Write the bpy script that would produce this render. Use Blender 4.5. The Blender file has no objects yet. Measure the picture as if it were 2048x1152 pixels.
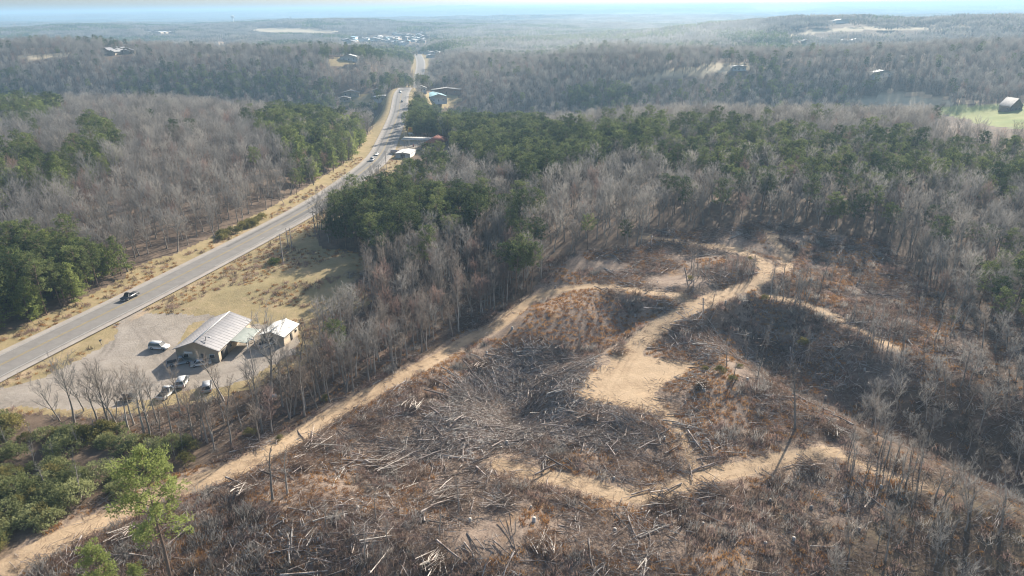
import bpy, math, random
import numpy as np
from mathutils import Vector, Matrix
R = math.radians
rnd = random.Random(7)
nr = np.random.RandomState(11)
SC = bpy.context.scene
COL = SC.collection

# ------------------------------------------------------------------ camera, sky, sun, exposure
CAM_Z = 80.0; PITCH = 22.03; ROLL = -0.65; FPX = 1384.0          # pixels of the 2048 wide photograph
cam_d = bpy.data.cameras.new("camera"); cam = bpy.data.objects.new("camera", cam_d); COL.objects.link(cam)
cam_d.sensor_width = 36.0; cam_d.lens = 36.0 * FPX / 2048.0
cam_d.clip_start = 1.0; cam_d.clip_end = 90000.0
cam.location = (0, 0, CAM_Z)
CAM_M = Matrix.Rotation(R(90 - PITCH), 4, 'X') @ Matrix.Rotation(R(ROLL), 4, 'Z')
cam.rotation_euler = CAM_M.to_euler()
SC.camera = cam
cR = np.array(CAM_M.to_3x3().col[0]); cU = np.array(CAM_M.to_3x3().col[1]); cF = -np.array(CAM_M.to_3x3().col[2])

SUN_AZ = 31.0      # degrees clockwise from +Y (the view axis)
SUN_EL = 27.0
world = bpy.data.worlds.new("World"); SC.world = world; world.use_nodes = True
nt = world.node_tree; nt.nodes.clear()
sky = nt.nodes.new("ShaderNodeTexSky"); sky.sky_type = 'NISHITA'; sky.sun_disc = False
sky.sun_elevation = R(SUN_EL); sky.sun_rotation = R(SUN_AZ); sky.altitude = 200
sky.air_density = 1.0; sky.dust_density = 2.0; sky.ozone_density = 1.0
bgn = nt.nodes.new("ShaderNodeBackground"); bgn.inputs[1].default_value = 0.085
wo = nt.nodes.new("ShaderNodeOutputWorld")
nt.links.new(sky.outputs[0], bgn.inputs[0]); nt.links.new(bgn.outputs[0], wo.inputs[0])
sun_d = bpy.data.lights.new("sun", 'SUN'); sun = bpy.data.objects.new("sun", sun_d); COL.objects.link(sun)
sun_d.energy = 5.0; sun_d.angle = R(0.5); sun_d.color = (1.0, 0.92, 0.80)
sd = Vector((math.sin(R(SUN_AZ)) * math.cos(R(SUN_EL)), math.cos(R(SUN_AZ)) * math.cos(R(SUN_EL)), math.sin(R(SUN_EL))))
sun.rotation_euler = (-sd).to_track_quat('-Z', 'Y').to_euler()
SC.view_settings.view_transform = 'Standard'; SC.view_settings.look = 'None'
SC.view_settings.exposure = 0.88; SC.view_settings.gamma = 1.0
SC.render.engine = 'CYCLES'
SC.cycles.max_bounces = 4; SC.cycles.diffuse_bounces = 2; SC.cycles.glossy_bounces = 2
SC.cycles.transmission_bounces = 3; SC.cycles.volume_bounces = 0; SC.cycles.transparent_max_bounces = 6
SC.cycles.sample_clamp_indirect = 4.0
SC.cycles.use_denoising = True; SC.cycles.filter_width = 1.1

# ------------------------------------------------------------------ noise and terrain
def _h(ix, iy, s):
    n = (ix.astype(np.int64) * 374761393 + iy.astype(np.int64) * 668265263 + s * 1442695041) & 0xffffffff
    n = ((n ^ (n >> 13)) * 1274126177) & 0xffffffff
    n = ((n ^ (n >> 16)) * 2246822519) & 0xffffffff
    return ((n ^ (n >> 15)) & 0xffffff) / float(0xffffff) * 2 - 1
def vnoise(x, y, s=0):
    x = np.asarray(x, float); y = np.asarray(y, float)
    ix = np.floor(x); iy = np.floor(y); fx = x - ix; fy = y - iy
    fx = fx * fx * fx * (fx * (fx * 6 - 15) + 10); fy = fy * fy * fy * (fy * (fy * 6 - 15) + 10)
    a = _h(ix, iy, s); b = _h(ix + 1, iy, s); c = _h(ix, iy + 1, s); d = _h(ix + 1, iy + 1, s)
    return (a + (b - a) * fx) * (1 - fy) + (c + (d - c) * fx) * fy
def fbm(x, y, s=0, o=4):
    t = 0; a = 1.0; n = 0
    for k in range(o):
        t = t + a * vnoise(x * 2 ** k + 17.3 * k, y * 2 ** k - 9.1 * k, s + k); n += a; a *= 0.5
    return t / n
def sstep(a, b, x):
    t = np.clip((x - a) / (b - a), 0, 1); return t * t * (3 - 2 * t)
def poly_dist(x, y, pts):
    """distance to a polyline and arc length parameter of the closest point"""
    best = np.full(np.shape(x), 1e18); sbest = np.zeros(np.shape(x)); s0 = 0.0
    for (ax, ay), (bx, by) in zip(pts[:-1], pts[1:]):
        dx, dy = bx - ax, by - ay; L2 = dx * dx + dy * dy; L = math.sqrt(L2)
        t = np.clip(((x - ax) * dx + (y - ay) * dy) / L2, 0, 1)
        d = (x - ax - t * dx) ** 2 + (y - ay - t * dy) ** 2
        m = d < best; best = np.where(m, d, best); sbest = np.where(m, s0 + t * L, sbest); s0 += L
    return np.sqrt(best), sbest

def catmull(pts, n=8):
    out = []; P = [pts[0]] + list(pts) + [pts[-1]]
    for i in range(1, len(P) - 2):
        p0, p1, p2, p3 = (np.array(P[i + k], float) for k in (-1, 0, 1, 2))
        for k in range(n):
            t = k / n
            out.append(0.5 * ((2 * p1) + (-p0 + p2) * t + (2 * p0 - 5 * p1 + 4 * p2 - p3) * t * t + (-p0 + 3 * p1 - 3 * p2 + p3) * t ** 3))
    out.append(np.array(pts[-1], float)); return [tuple(p) for p in out]
# highway centre line (x, y) in metres, and its height profile
HW = catmull([(-215, -140), (-172, 10), (-141, 95), (-126, 150), (-112, 198), (-97, 255), (-87, 300), (-81, 350), (-78, 409), (-84, 487), (-93, 590), (-107, 712), (-112, 820), (-120, 940), (-131, 1050), (-150, 1230), (-176, 1400), (-215, 1600), (-290, 1850), (-400, 2100)], 5)
HWs = [0.0]
for a, b in zip(HW[:-1], HW[1:]): HWs.append(HWs[-1] + math.dist(a, b))
HWs = np.array(HWs); HWx = np.array([p[0] for p in HW]); HWy = np.array([p[1] for p in HW])
_hy = [-200, 0, 150, 300, 420, 500, 600, 700, 760, 850, 950, 1050, 1200, 1400, 1500, 1700, 2100]
_hz = [0, 0, 0, 0, -1, -1.5, 0, 3.5, 3.5, -11, -17, -9, -4, -1, -5, -20, -25]
def hw_z(y): return np.interp(y, _hy, _hz)
HWz = hw_z(HWy)

# ridges and valleys: (polyline, height, half width)
FEAT = [
 ([(66, 163), (71, 145), (82, 126), (94, 108), (112, 86)], -9.5, 10),       # ravine right of the landing
 ([(36, 166), (52, 183), (64, 192), (78, 204)], 2.5, 8),
 ([(42, 149), (56, 138), (68, 121), (77, 105), (92, 84)], 3.5, 10),        # near ridge
 ([(74, 192), (90, 172), (103, 146), (122, 122), (140, 95)], 2, 12),       # far crest
 ([(8, 140), (0, 130), (-8, 120), (-18, 108)], -3.5, 10),                 # slash gully
 ([(30, 174), (21, 163), (8, 150), (0, 141)], -6.0, 8),                    # bowl under the old track
 ([(8, 176), (30, 182), (52, 180)], 4, 9),
 ([(-30, 92), (0, 84), (22, 80), (50, 86), (70, 92)], 3, 12),              # shoulder carrying the lower track
 ([(-70, 120), (-42, 142), (-14, 172), (0, 190)], -4.5, 12),               # gully under the tree belt
 ([(-40, 60), (0, 50), (45, 55)], -5, 22),
 ([(20, 262), (90, 280), (180, 245), (235, 180)], 6, 40),                  # wooded rise behind the clearing
 ([(120, 400), (260, 360), (420, 300)], 12, 70),
 ([(-190, 330), (-215, 430), (-260, 520), (-400, 560)], 13, 75),           # wooded hill left of the highway
 ([(-130, 690), (-300, 720), (-500, 700), (-800, 760)], -36, 85),          # valley behind it
 ([(-260, 950), (-480, 930), (-800, 980)], 30, 95),
 ([(30, 640), (180, 650), (290, 660)], -30, 80),               # valley on the right
 ([(160, 860), (420, 830), (760, 760), (1100, 700)], 26, 95),
 ([(700, 1700), (1200, 1500), (1700, 1300)], 45, 260),
 ([(-1700, 2600), (-900, 3000)], 30, 400),
]
def H(x, y):
    x = np.asarray(x, float); y = np.asarray(y, float); r = np.hypot(x, y)
    z = 1.3 * fbm(x / 30, y / 30, 3, 3) + 0.25 * fbm(x / 5, y / 5, 9, 2) * (1 - sstep(200, 500, r))
    z = z + sstep(260, 1000, r) * 13 * fbm(x / 330, y / 330, 21, 4)
    z = z + sstep(1500, 5000, r) * 34 * fbm(x / 1700 + 3.1, y / 1100, 31, 4)
    z = z + sstep(6000, 16000, r) * (35 + 48 * fbm(x / 6000 + 1.7, y / 2600, 41, 4))
    z = z + 60 * np.exp(-(((x + 1010) / 900) ** 2 + ((y - 14000) / 900) ** 2))
    near = r < 3600
    if np.any(near):
        zz = np.zeros(np.shape(z)); xn = np.atleast_1d(x)[np.atleast_1d(near)]; yn = np.atleast_1d(y)[np.atleast_1d(near)]
        acc = np.zeros(xn.shape)
        for pts, h, s in FEAT:
            d, _ = poly_dist(xn, yn, pts); acc += h * np.exp(-d * d / (2 * s * s))
        z1 = np.atleast_1d(z).copy(); z1[np.atleast_1d(near)] += acc
        # level the highway corridor, the lot and the field
        d, s = poly_dist(xn, yn, HW); zr = np.interp(s, HWs, HWz)
        zn = z1[np.atleast_1d(near)]
        w = 1 - sstep(9, 34 + 30 * sstep(500, 900, yn), d)
        zn = zn * (1 - w) + (zr - 0.45) * w
        d2, _ = poly_dist(xn, yn, [(-98, 120), (-84, 150), (-66, 170)])
        w2 = (1 - sstep(19, 36, d2)); zn = zn * (1 - w2) + (-0.3 + 0.12 * vnoise(xn / 9, yn / 9, 5)) * w2
        d3, _ = poly_dist(xn, yn, [(20, 140), (36, 150)])
        w3 = (1 - sstep(7, 22, d3)); zn = zn * (1 - w3) + (-.6 + 0.1 * vnoise(xn / 4, yn / 4, 5)) * w3
        d4, _ = poly_dist(xn, yn, [(-66, 400), (-44, 402)])
        w4 = (1 - sstep(16, 34, d4)); zn = zn * (1 - w4) + (-1.2) * w4
        z1[np.atleast_1d(near)] = zn
        z = z1.reshape(np.shape(z)) if np.ndim(z) else z1[0]
    return z
def project(x, y, z):
    """world -> pixel of the 2048 wide photograph"""
    P = np.stack([np.asarray(x, float), np.asarray(y, float), np.asarray(z, float) - CAM_Z], -1)
    dF = P @ cF; dF = np.where(dF < 1, 1e-3, dF)
    return 1024 + FPX * (P @ cR) / dF, 576 - FPX * (P @ cU) / dF, P @ cF
_ts = np.geomspace(60, 16000, 900)
def ground_at(px, py, dz=0.0):
    """pixel -> point where that sight line meets the ground (raised by dz)"""
    px = np.atleast_1d(np.asarray(px, float)); py = np.atleast_1d(np.asarray(py, float)); out = []
    for a, b in zip(px, py):
        d = cF + cR * (a - 1024) / FPX + cU * (576 - b) / FPX; d = d / np.linalg.norm(d)
        p = np.array([0, 0, CAM_Z]) + _ts[:, None] * d
        g = p[:, 2] - H(p[:, 0], p[:, 1]) - dz; k = np.argmax(g < 0)
        if g[k] >= 0: k = len(_ts) - 1
        lo, hi = _ts[max(k - 1, 0)], _ts[k]
        tt = np.linspace(lo, hi, 40); p = np.array([0, 0, CAM_Z]) + tt[:, None] * d
        g = p[:, 2] - H(p[:, 0], p[:, 1]) - dz; k = np.argmax(g < 0)
        q = p[k]; out.append((q[0], q[1], q[2] - dz))
    return out
def G(px, py, dz=0.0): return ground_at(px, py, dz)[0]
def GX(pix): return [(p[0], p[1]) for p in ground_at([q[0] for q in pix], [q[1] for q in pix])]
def inpoly(x, y, poly):
    x = np.asarray(x, float); y = np.asarray(y, float); c = np.zeros(x.shape, bool); n = len(poly); j = n - 1
    for i in range(n):
        xi, yi = poly[i]; xj, yj = poly[j]
        if yi != yj:
            c ^= ((yi > y) != (yj > y)) & (x < (xj - xi) * (y - yi) / (yj - yi) + xi)
        j = i
    return c

# ------------------------------------------------------------------ outlines seen in the photograph, in its pixels
PX = dict(
 cleared=[(-90, 1190), (150, 1020), (330, 955), (470, 910), (600, 848), (740, 765), (880, 690), (985, 628), (1050, 590), (1085, 560), (1085, 520), (1180, 503), (1290, 492), (1320, 462), (1400, 462), (1520, 445), (1600, 455), (1760, 478), (1800, 520), (1840, 570), (1880, 620), (1950, 680), (1960, 740), (1880, 770), (1760, 780), (1690, 850), (1780, 920), (1850, 965), (1790, 1010), (1730, 1060), (1600, 1190)],
 openl=[(-120, 735), (0, 676), (120, 625), (215, 577), (270, 533), (400, 497), (520, 440), (600, 388), (680, 347), (730, 302), (748, 268), (742, 255), (745, 235), (775, 222), (790, 205), (800, 190), (815, 178), (834, 184), (822, 205), (808, 240), (800, 274), (812, 282), (870, 278), (908, 288), (912, 300), (860, 306), (800, 314), (782, 340), (790, 360), (800, 388), (730, 412), (665, 438), (625, 470), (640, 492), (720, 505), (745, 530), (720, 565), (735, 605), (695, 645), (640, 690), (600, 735), (510, 775), (400, 805), (300, 822), (180, 838), (60, 835), (-90, 830), (-160, 780)],
 gravel=[(-120, 800), (20, 772), (95, 752), (160, 720), (205, 690), (238, 655), (243, 640), (228, 628), (270, 606), (285, 618), (310, 627), (420, 632), (500, 648), (590, 655), (600, 680), (575, 712), (520, 748), (440, 775), (360, 782), (300, 795), (240, 812), (120, 824), (0, 818), (-120, 838)],
 island=[(352, 688), (362, 668), (378, 652), (405, 640), (418, 641), (388, 688)],
 apron=[(785, 276), (810, 280), (880, 281), (905, 290), (900, 298), (850, 300), (800, 306), (785, 302), (805, 292)],
 pad=[(1125, 795), (1180, 748), (1240, 716), (1270, 706), (1300, 712), (1340, 720), (1397, 722), (1385, 740), (1335, 765), (1312, 790), (1330, 835), (1260, 815), (1190, 798)],
 fgreen=[(430, 590), (470, 560), (560, 545), (650, 560), (640, 580), (540, 598), (440, 600)],
 scrub=[(490, 585), (560, 565), (640, 560), (655, 575), (600, 592), (520, 595)],
 pasture=[(1835, 228), (1900, 213), (2080, 205), (2080, 262), (1990, 252), (1900, 232)],
 pale=[(1685, 203), (1780, 187), (1880, 194), (1905, 208), (1830, 218), (1760, 215)],
 tanfld=[(1200, 172), (1330, 142), (1430, 126), (1495, 126), (1505, 140), (1400, 150), (1260, 166)],
 farA=[(1560, 70), (1640, 58), (1740, 52), (1890, 56), (1890, 60), (1740, 60), (1620, 68), (1570, 74)],
 farB=[(498, 58), (560, 55), (640, 59), (700, 63), (640, 66), (520, 64)],
 farC=[(20, 116), (60, 110), (145, 106), (150, 112), (60, 118)],
 farD=[(415, 86), (455, 81), (470, 85), (440, 90)],
 town=[(690, 80), (760, 70), (850, 66), (870, 84), (850, 92), (700, 88)],
 farm=[(675, 195), (700, 188), (730, 186), (750, 195), (740, 208), (690, 210)],
 yard=[(760, 196), (790, 190), (795, 205), (760, 210)],
 bluel=[(845, 188), (900, 184), (925, 196), (915, 212), (860, 215)],
 hfield=[(655, 118), (690, 112), (700, 125), (680, 135), (660, 130)],
)
PINE = [
 ([(-60, 500), (60, 470), (180, 488), (262, 500), (272, 545), (200, 605), (100, 655), (-60, 700)], .95, 'young'),
 ([(515, 240), (560, 225), (640, 232), (748, 258), (748, 305), (690, 350), (625, 392), (580, 405), (565, 370), (600, 330), (560, 290), (510, 262)], .8, 'young'),
 ([(-60, 330), (60, 285), (120, 325), (180, 245), (232, 250), (240, 290), (200, 330), (130, 372), (60, 375), (-60, 395)], .75, 'young'),
 ([(-60, 185), (40, 185), (130, 205), (90, 245), (-60, 245)], .9, 'young'),
 ([(655, 420), (700, 392), (820, 372), (900, 390), (1040, 405), (1048, 470), (960, 490), (880, 525), (740, 525), (650, 495)], .97, 'pine'),
 ([(808, 235), (830, 200), (900, 218), (1000, 240), (1110, 258), (1270, 268), (1320, 290), (1240, 312), (1110, 352), (1070, 380), (1000, 342), (900, 300), (820, 300)], .96, 'pine'),
 ([(775, 335), (850, 308), (905, 330), (860, 372), (790, 372)], .7, 'pine'),
 ([(1150, 262), (1380, 238), (1600, 268), (1850, 288), (2100, 300), (2100, 365), (1900, 368), (1700, 392), (1560, 395), (1400, 352), (1300, 332)], .62, 'pine'),
 ([(180, 150), (300, 135), (480, 140), (620, 150), (620, 175), (300, 172)], .55, 'pine'),
 ([(640, 100), (750, 98), (835, 108), (845, 125), (760, 120), (640, 115)], .8, 'pine'),
 ([(1300, 365), (1500, 380), (1850, 400), (1850, 425), (1400, 415)], .3, 'pine'),
 ([(1930, 520), (2100, 500), (2100, 660), (1980, 640)], .35, 'pine'),
 ([(1240, 170), (1500, 160), (1900, 185), (1900, 200), (1300, 200)], .35, 'pine'),
 ([(240, 165), (560, 150), (700, 172), (700, 205), (480, 195), (240, 192)], .6, 'pine'),
 ([(740, 160), (800, 150), (838, 170), (800, 200), (745, 220), (660, 235), (560, 215), (640, 195)], .7, 'pine'),
]
OPEN = ['cleared', 'openl', 'pasture', 'pale', 'farA', 'farB', 'farC', 'farD', 'farm', 'bluel', 'hfield']

TRACKS = [
 ([(-120, 1205), (60, 1112), (150, 1062), (330, 985), (480, 930), (600, 868), (690, 815), (760, 776), (850, 725), (930, 683), (1000, 643), (1060, 605), (1130, 578), (1230, 574), (1320, 586), (1400, 600)], 2.8, 1.7),
 ([(1215, 780), (1240, 735), (1262, 703), (1310, 657), (1380, 615), (1450, 588), (1510, 562), (1532, 545), (1520, 520), (1470, 500), (1400, 487), (1330, 480), (1290, 474)], 3.2, 2.0),
 ([(1532, 545), (1572, 535), (1570, 505), (1545, 480), (1540, 460)], 1.8, 1.5),
 ([(1000, 932), (1100, 953), (1180, 973), (1240, 990), (1290, 993), (1350, 973), (1420, 950), (1500, 938), (1580, 916), (1660, 903)], 1.9, 2.0),
 ([(1660, 903), (1720, 925), (1800, 955), (1880, 978)], .9, .2),
 ([(1300, 800), (1345, 840), (1365, 880), (1385, 920), (1395, 950)], 1.1, .9),
 ([(1540, 590), (1600, 605), (1660, 630), (1720, 660), (1790, 695)], 1.2, 1.2),
 ([(1000, 420), (1040, 408), (1085, 396)], 1.8, 1.8),
 ([(1780, 183), (1840, 190), (1900, 200), (1960, 203)], 2.5, 2.5),
]
TRW = [(catmull(GX(p), 4), a, b) for p, a, b in TRACKS]
PADW = GX(PX['pad'])
# the tracks are benched level across the slope
H_base = H; _TZ = []
for _p, _a, _b in TRW:
    _s = [0.0]
    for q0, q1 in zip(_p[:-1], _p[1:]): _s.append(_s[-1] + math.dist(q0, q1))
    g = np.arange(0, _s[-1], 1.5); gx = np.interp(g, _s, [q[0] for q in _p]); gy = np.interp(g, _s, [q[1] for q in _p]); gz = H_base(gx, gy); k = np.ones(11) / 11; gz = np.convolve(np.pad(gz, 5, 'edge'), k, 'valid'); _TZ.append((g, gz, _s[-1]))
def H(x, y):
    z = np.array(H_base(x, y), float); x = np.asarray(x, float); y = np.asarray(y, float); near = np.atleast_1d((np.hypot(x, y) < 330) & (y > 20))
    if not near.any(): return z if z.ndim else float(z)
    zz = np.atleast_1d(z).copy(); xn = np.atleast_1d(x)[near]; yn = np.atleast_1d(y)[near]; zn = zz[near]
    for (pts, a, b), (g, gz, L) in list(zip(TRW, _TZ))[:7]:
        d, s = poly_dist(xn, yn, pts); hw = a + (b - a) * s / L; w = 1 - sstep(hw + .3, hw + 4.0, d); zn = zn * (1 - w) + (np.interp(s, g, gz) - .1) * w
    zz[near] = zn
    return zz.reshape(z.shape) if z.ndim else float(zz[0])
def track_rut(x, y):
    best = np.zeros(np.shape(x))
    for pts, a, b in TRW[:6]: d, s = poly_dist(x, y, pts); best = np.maximum(best, np.exp(-((d - .95) / .33) ** 2) + .7 * np.exp(-((d - 2.2) / .4) ** 2) * (a > 2))
    return best
def track_d(x, y):
    """how far outside the nearest dirt track's edge (negative inside)"""
    best = np.full(np.shape(x), 1e9)
    for pts, a, b in TRW:
        L = sum(math.dist(p, q) for p, q in zip(pts[:-1], pts[1:])); d, s = poly_dist(x, y, pts)
        best = np.minimum(best, d - (a + (b - a) * s / L))
    return best

# ------------------------------------------------------------------ object helpers
def tag(o, label=None, cat=None, group=None, kind=None):
    if label: o['label'] = label
    if cat: o['category'] = cat
    if group: o['group'] = group
    if kind: o['kind'] = kind
    return o
def mesh_np(name, V, F, mats, attrs=None, fmat=None, smooth=False):
    """V (n,3); F list of index arrays, each (m,3) or (m,4)"""
    me = bpy.data.meshes.new(name); V = np.asarray(V, np.float32)
    F = [np.asarray(f, np.int32) for f in F if len(f)]
    me.vertices.add(len(V)); me.vertices.foreach_set('co', V.ravel())
    ln = sum(f.size for f in F); npoly = sum(len(f) for f in F)
    me.loops.add(ln); me.polygons.add(npoly)
    me.loops.foreach_set('vertex_index', np.concatenate([f.ravel() for f in F]))
    tot = np.concatenate([np.full(len(f), f.shape[1], np.int32) for f in F])
    me.polygons.foreach_set('loop_start', np.concatenate([[0], np.cumsum(tot)[:-1]]).astype(np.int32))
    me.polygons.foreach_set('loop_total', tot)
    if fmat is not None: me.polygons.foreach_set('material_index', np.asarray(fmat, np.int32))
    me.update(calc_edges=True)
    for m in mats: me.materials.append(m)
    if attrs:
        for k, v in attrs.items():
            a = me.attributes.new(k, 'FLOAT', 'POINT'); a.data.foreach_set('value', np.asarray(v, np.float32))
    if smooth: me.polygons.foreach_set('use_smooth', np.ones(npoly, bool))
    return me
def link(name, me, parent=None, loc=None, rz=None):
    o = bpy.data.objects.new(name, me); COL.objects.link(o)
    if parent: o.parent = parent
    if loc is not None: o.location = loc
    if rz is not None: o.rotation_euler = (0, 0, rz)
    return o
def empty(name, loc=(0, 0, 0), rz=0.0):
    o = bpy.data.objects.new(name, None); COL.objects.link(o); o.location = loc; o.rotation_euler = (0, 0, rz); o.empty_display_size = .3
    return o
class MB:
    """collects shapes for one mesh"""
    def __init__(s): s.v = []; s.q = []; s.t = []
    def n(s): return len(s.v)
    def box(s, c, d, rz=0.0, top=None):
        x, y, z = d[0] / 2, d[1] / 2, d[2] / 2; k = top or (1, 1); n = s.n(); cr, sr = math.cos(rz), math.sin(rz)
        for dz in (-1, 1):
            for dx, dy in ((-1, -1), (1, -1), (1, 1), (-1, 1)):
                kx, ky = k if dz > 0 else (1, 1); a, b = dx * x * kx, dy * y * ky
                s.v.append((c[0] + a * cr - b * sr, c[1] + a * sr + b * cr, c[2] + dz * z))
        s.q += [[n + i for i in f] for f in ((0, 3, 2, 1), (4, 5, 6, 7), (0, 1, 5, 4), (1, 2, 6, 5), (2, 3, 7, 6), (3, 0, 4, 7))]
        return s
    def tube(s, a, b, r0, r1, n=6, cap=True):
        a = np.array(a, float); b = np.array(b, float); d = b - a; d /= (np.linalg.norm(d) + 1e-9)
        u = np.cross(d, (0, 0, 1) if abs(d[2]) < .9 else (1, 0, 0)); u /= np.linalg.norm(u); w = np.cross(d, u); k = s.n()
        for p, r in ((a, r0), (b, r1)):
            for i in range(n):
                t = 2 * math.pi * i / n; s.v.append(tuple(p + r * (math.cos(t) * u + math.sin(t) * w)))
        for i in range(n):
            j = (i + 1) % n; s.q.append([k + i, k + j, k + n + j, k + n + i])
        if cap:
            for base in (k, k + n):
                for i in range(1, n - 1): s.t.append([base, base + i, base + i + 1])
        return s
    def prism(s, prof, y0, y1, axis='y'):
        """profile in (x, z) swept along y"""
        k = s.n(); m = len(prof)
        for yy in (y0, y1):
            for (a, b) in prof: s.v.append((a, yy, b) if axis == 'y' else (yy, a, b))
        for i in range(m):
            j = (i + 1) % m; s.q.append([k + i, k + j, k + m + j, k + m + i])
        for i in range(1, m - 1): s.t.append([k, k + i, k + i + 1]); s.t.append([k + m, k + m + i, k + m + i + 1])
        return s
    def quad(s, a, b, c, d):
        k = s.n(); s.v += [a, b, c, d]; s.q.append([k, k + 1, k + 2, k + 3]); return s
    def mesh(s, name, m, smooth=False): return mesh_np(name, s.v, [s.q, s.t], [m], smooth=smooth)
    def build(s, name, m, parent=None, loc=None, rz=None): return link(name, s.mesh(name, m), parent, loc, rz)

# ------------------------------------------------------------------ materials
def mat(name, base=(.5, .5, .5), rough=.9, metal=0.0, noise=None, spec=.3, var=0.0, coat=0.0):
    m = bpy.data.materials.new(name); m.use_nodes = True; t = m.node_tree; b = t.nodes['Principled BSDF']
    b.inputs['Base Color'].default_value = (*base, 1); b.inputs['Roughness'].default_value = rough; b.inputs['Metallic'].default_value = metal
    b.inputs['Specular IOR Level'].default_value = spec; b.inputs['Coat Weight'].default_value = coat
    src = None
    if noise:
        sc, c2 = noise
        tc = t.nodes.new('ShaderNodeTexCoord'); n = t.nodes.new('ShaderNodeTexNoise'); n.inputs['Scale'].default_value = sc; n.inputs['Detail'].default_value = 5; n.inputs['Roughness'].default_value = .7
        t.links.new(tc.outputs['Object'], n.inputs['Vector'])
        r = t.nodes.new('ShaderNodeValToRGB'); r.color_ramp.elements[0].position = .38; r.color_ramp.elements[1].position = .62
        r.color_ramp.elements[0].color = (*base, 1); r.color_ramp.elements[1].color = (*c2, 1)
        t.links.new(n.outputs[0], r.inputs[0]); src = r.outputs[0]
    if var:
        oi = t.nodes.new('ShaderNodeObjectInfo'); mr = t.nodes.new('ShaderNodeMapRange'); mr.inputs[3].default_value = 1 - var; mr.inputs[4].default_value = 1 + var
        t.links.new(oi.outputs['Random'], mr.inputs[0])
        mx = t.nodes.new('ShaderNodeVectorMath'); mx.operation = 'SCALE'; t.links.new(mr.outputs[0], mx.inputs['Scale'])
        if src: t.links.new(src, mx.inputs[0])
        else: mx.inputs[0].default_value = base
        src = mx.outputs[0]
    if src: t.links.new(src, b.inputs['Base Color'])
    return m
def leaf_mat(name, c1, c2, trans=.35, sc=.35):
    """foliage: colour varies from clump to clump and tree to tree; some light comes through the needles"""
    m = bpy.data.materials.new(name); m.use_nodes = True; t = m.node_tree; t.nodes.clear(); N = t.nodes.new; L = t.links.new
    tc = N('ShaderNodeTexCoord'); n = N('ShaderNodeTexNoise'); n.inputs['Scale'].default_value = sc; n.inputs['Detail'].default_value = 3
    L(tc.outputs['Object'], n.inputs['Vector']); oi = N('ShaderNodeObjectInfo')
    a = N('ShaderNodeMath'); a.operation = 'ADD'; L(n.outputs[0], a.inputs[0])
    s = N('ShaderNodeMapRange'); s.inputs[3].default_value = -.35; s.inputs[4].default_value = .35; L(oi.outputs['Random'], s.inputs[0]); L(s.outputs[0], a.inputs[1])
    r = N('ShaderNodeValToRGB'); r.color_ramp.elements[0].position = .25; r.color_ramp.elements[1].position = .8
    r.color_ramp.elements[0].color = (*c1, 1); r.color_ramp.elements[1].color = (*c2, 1); L(a.outputs[0], r.inputs[0])
    d = N('ShaderNodeBsdfDiffuse'); tr = N('ShaderNodeBsdfTranslucent'); mx = N('ShaderNodeMixShader'); mx.inputs[0].default_value = trans
    L(r.outputs[0], d.inputs[0]); L(r.outputs[0], tr.inputs[0]); L(d.outputs[0], mx.inputs[1]); L(tr.outputs[0], mx.inputs[2])
    o = N('ShaderNodeOutputMaterial'); L(mx.outputs[0], o.inputs[0]); return m
def twig_mat(name, c, var, trans=.42):
    # slivers stand for round twigs: part of the light reaching one side shows on the other
    m = bpy.data.materials.new(name); m.use_nodes = True; t = m.node_tree; t.nodes.clear(); N = t.nodes.new; L = t.links.new
    oi = N('ShaderNodeObjectInfo'); r = N('ShaderNodeValToRGB'); L(oi.outputs['Random'], r.inputs[0]); e = r.color_ramp.elements; e.new(.5)
    lo = [v * (1 - var) for v in c]; hi = [v * (1 + var) for v in c]
    e[0].color = (lo[0] * 1.04, lo[1], lo[2] * .96, 1); e[1].position = .5; e[1].color = (c[0] * .98, c[1] * 1.0, c[2] * 1.03, 1); e[2].position = 1; e[2].color = (hi[0], hi[1] * .98, hi[2] * .95, 1)
    d = N('ShaderNodeBsdfDiffuse'); tr = N('ShaderNodeBsdfTranslucent'); mx = N('ShaderNodeMixShader'); mx.inputs[0].default_value = trans
    L(r.outputs[0], d.inputs[0]); L(r.outputs[0], tr.inputs[0]); L(d.outputs[0], mx.inputs[1]); L(tr.outputs[0], mx.inputs[2]); o = N('ShaderNodeOutputMaterial'); L(mx.outputs[0], o.inputs[0]); return m
M = {}
M['bark'] = mat('grey_bark', (.26, .23, .20), var=.3, noise=(1.5, (.38, .34, .30)))
M['twig'] = twig_mat('bare_twigs', (.325, .305, .280), .40)
M['twigred'] = twig_mat('reddish_twigs', (.33, .235, .20), .2)
M['pinebark'] = mat('pine_bark', (.16, .11, .08), var=.2, noise=(2, (.24, .17, .13)))
M['needle'] = leaf_mat('pine_needles', (.065, .088, .040), (.21, .24, .095), .42)
M['needle2'] = leaf_mat('young_pine_needles', (.16, .195, .065), (.36, .405, .14), .48)
M['shrub'] = leaf_mat('shrub_leaves', (.21, .23, .10), (.42, .43, .21), .45)
M['olive'] = leaf_mat('olive_scrub', (.20, .19, .07), (.32, .28, .11), .3)
M['slash'] = mat('cut_branches', (.165, .125, .105), var=.5, noise=(.8, (.46, .40, .355)))
M['twigdark'] = twig_mat('dark_twigs', (.27, .235, .205), .3)
M['pale'] = mat('bleached_wood', (.34, .30, .265), var=.3, noise=(1.2, (.50, .46, .41)))
M['tuft'] = leaf_mat('dry_grass', (.31, .16, .07), (.58, .35, .15), .3)
M['litter'] = twig_mat('brushwood', (.19, .138, .108), .45)

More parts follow.
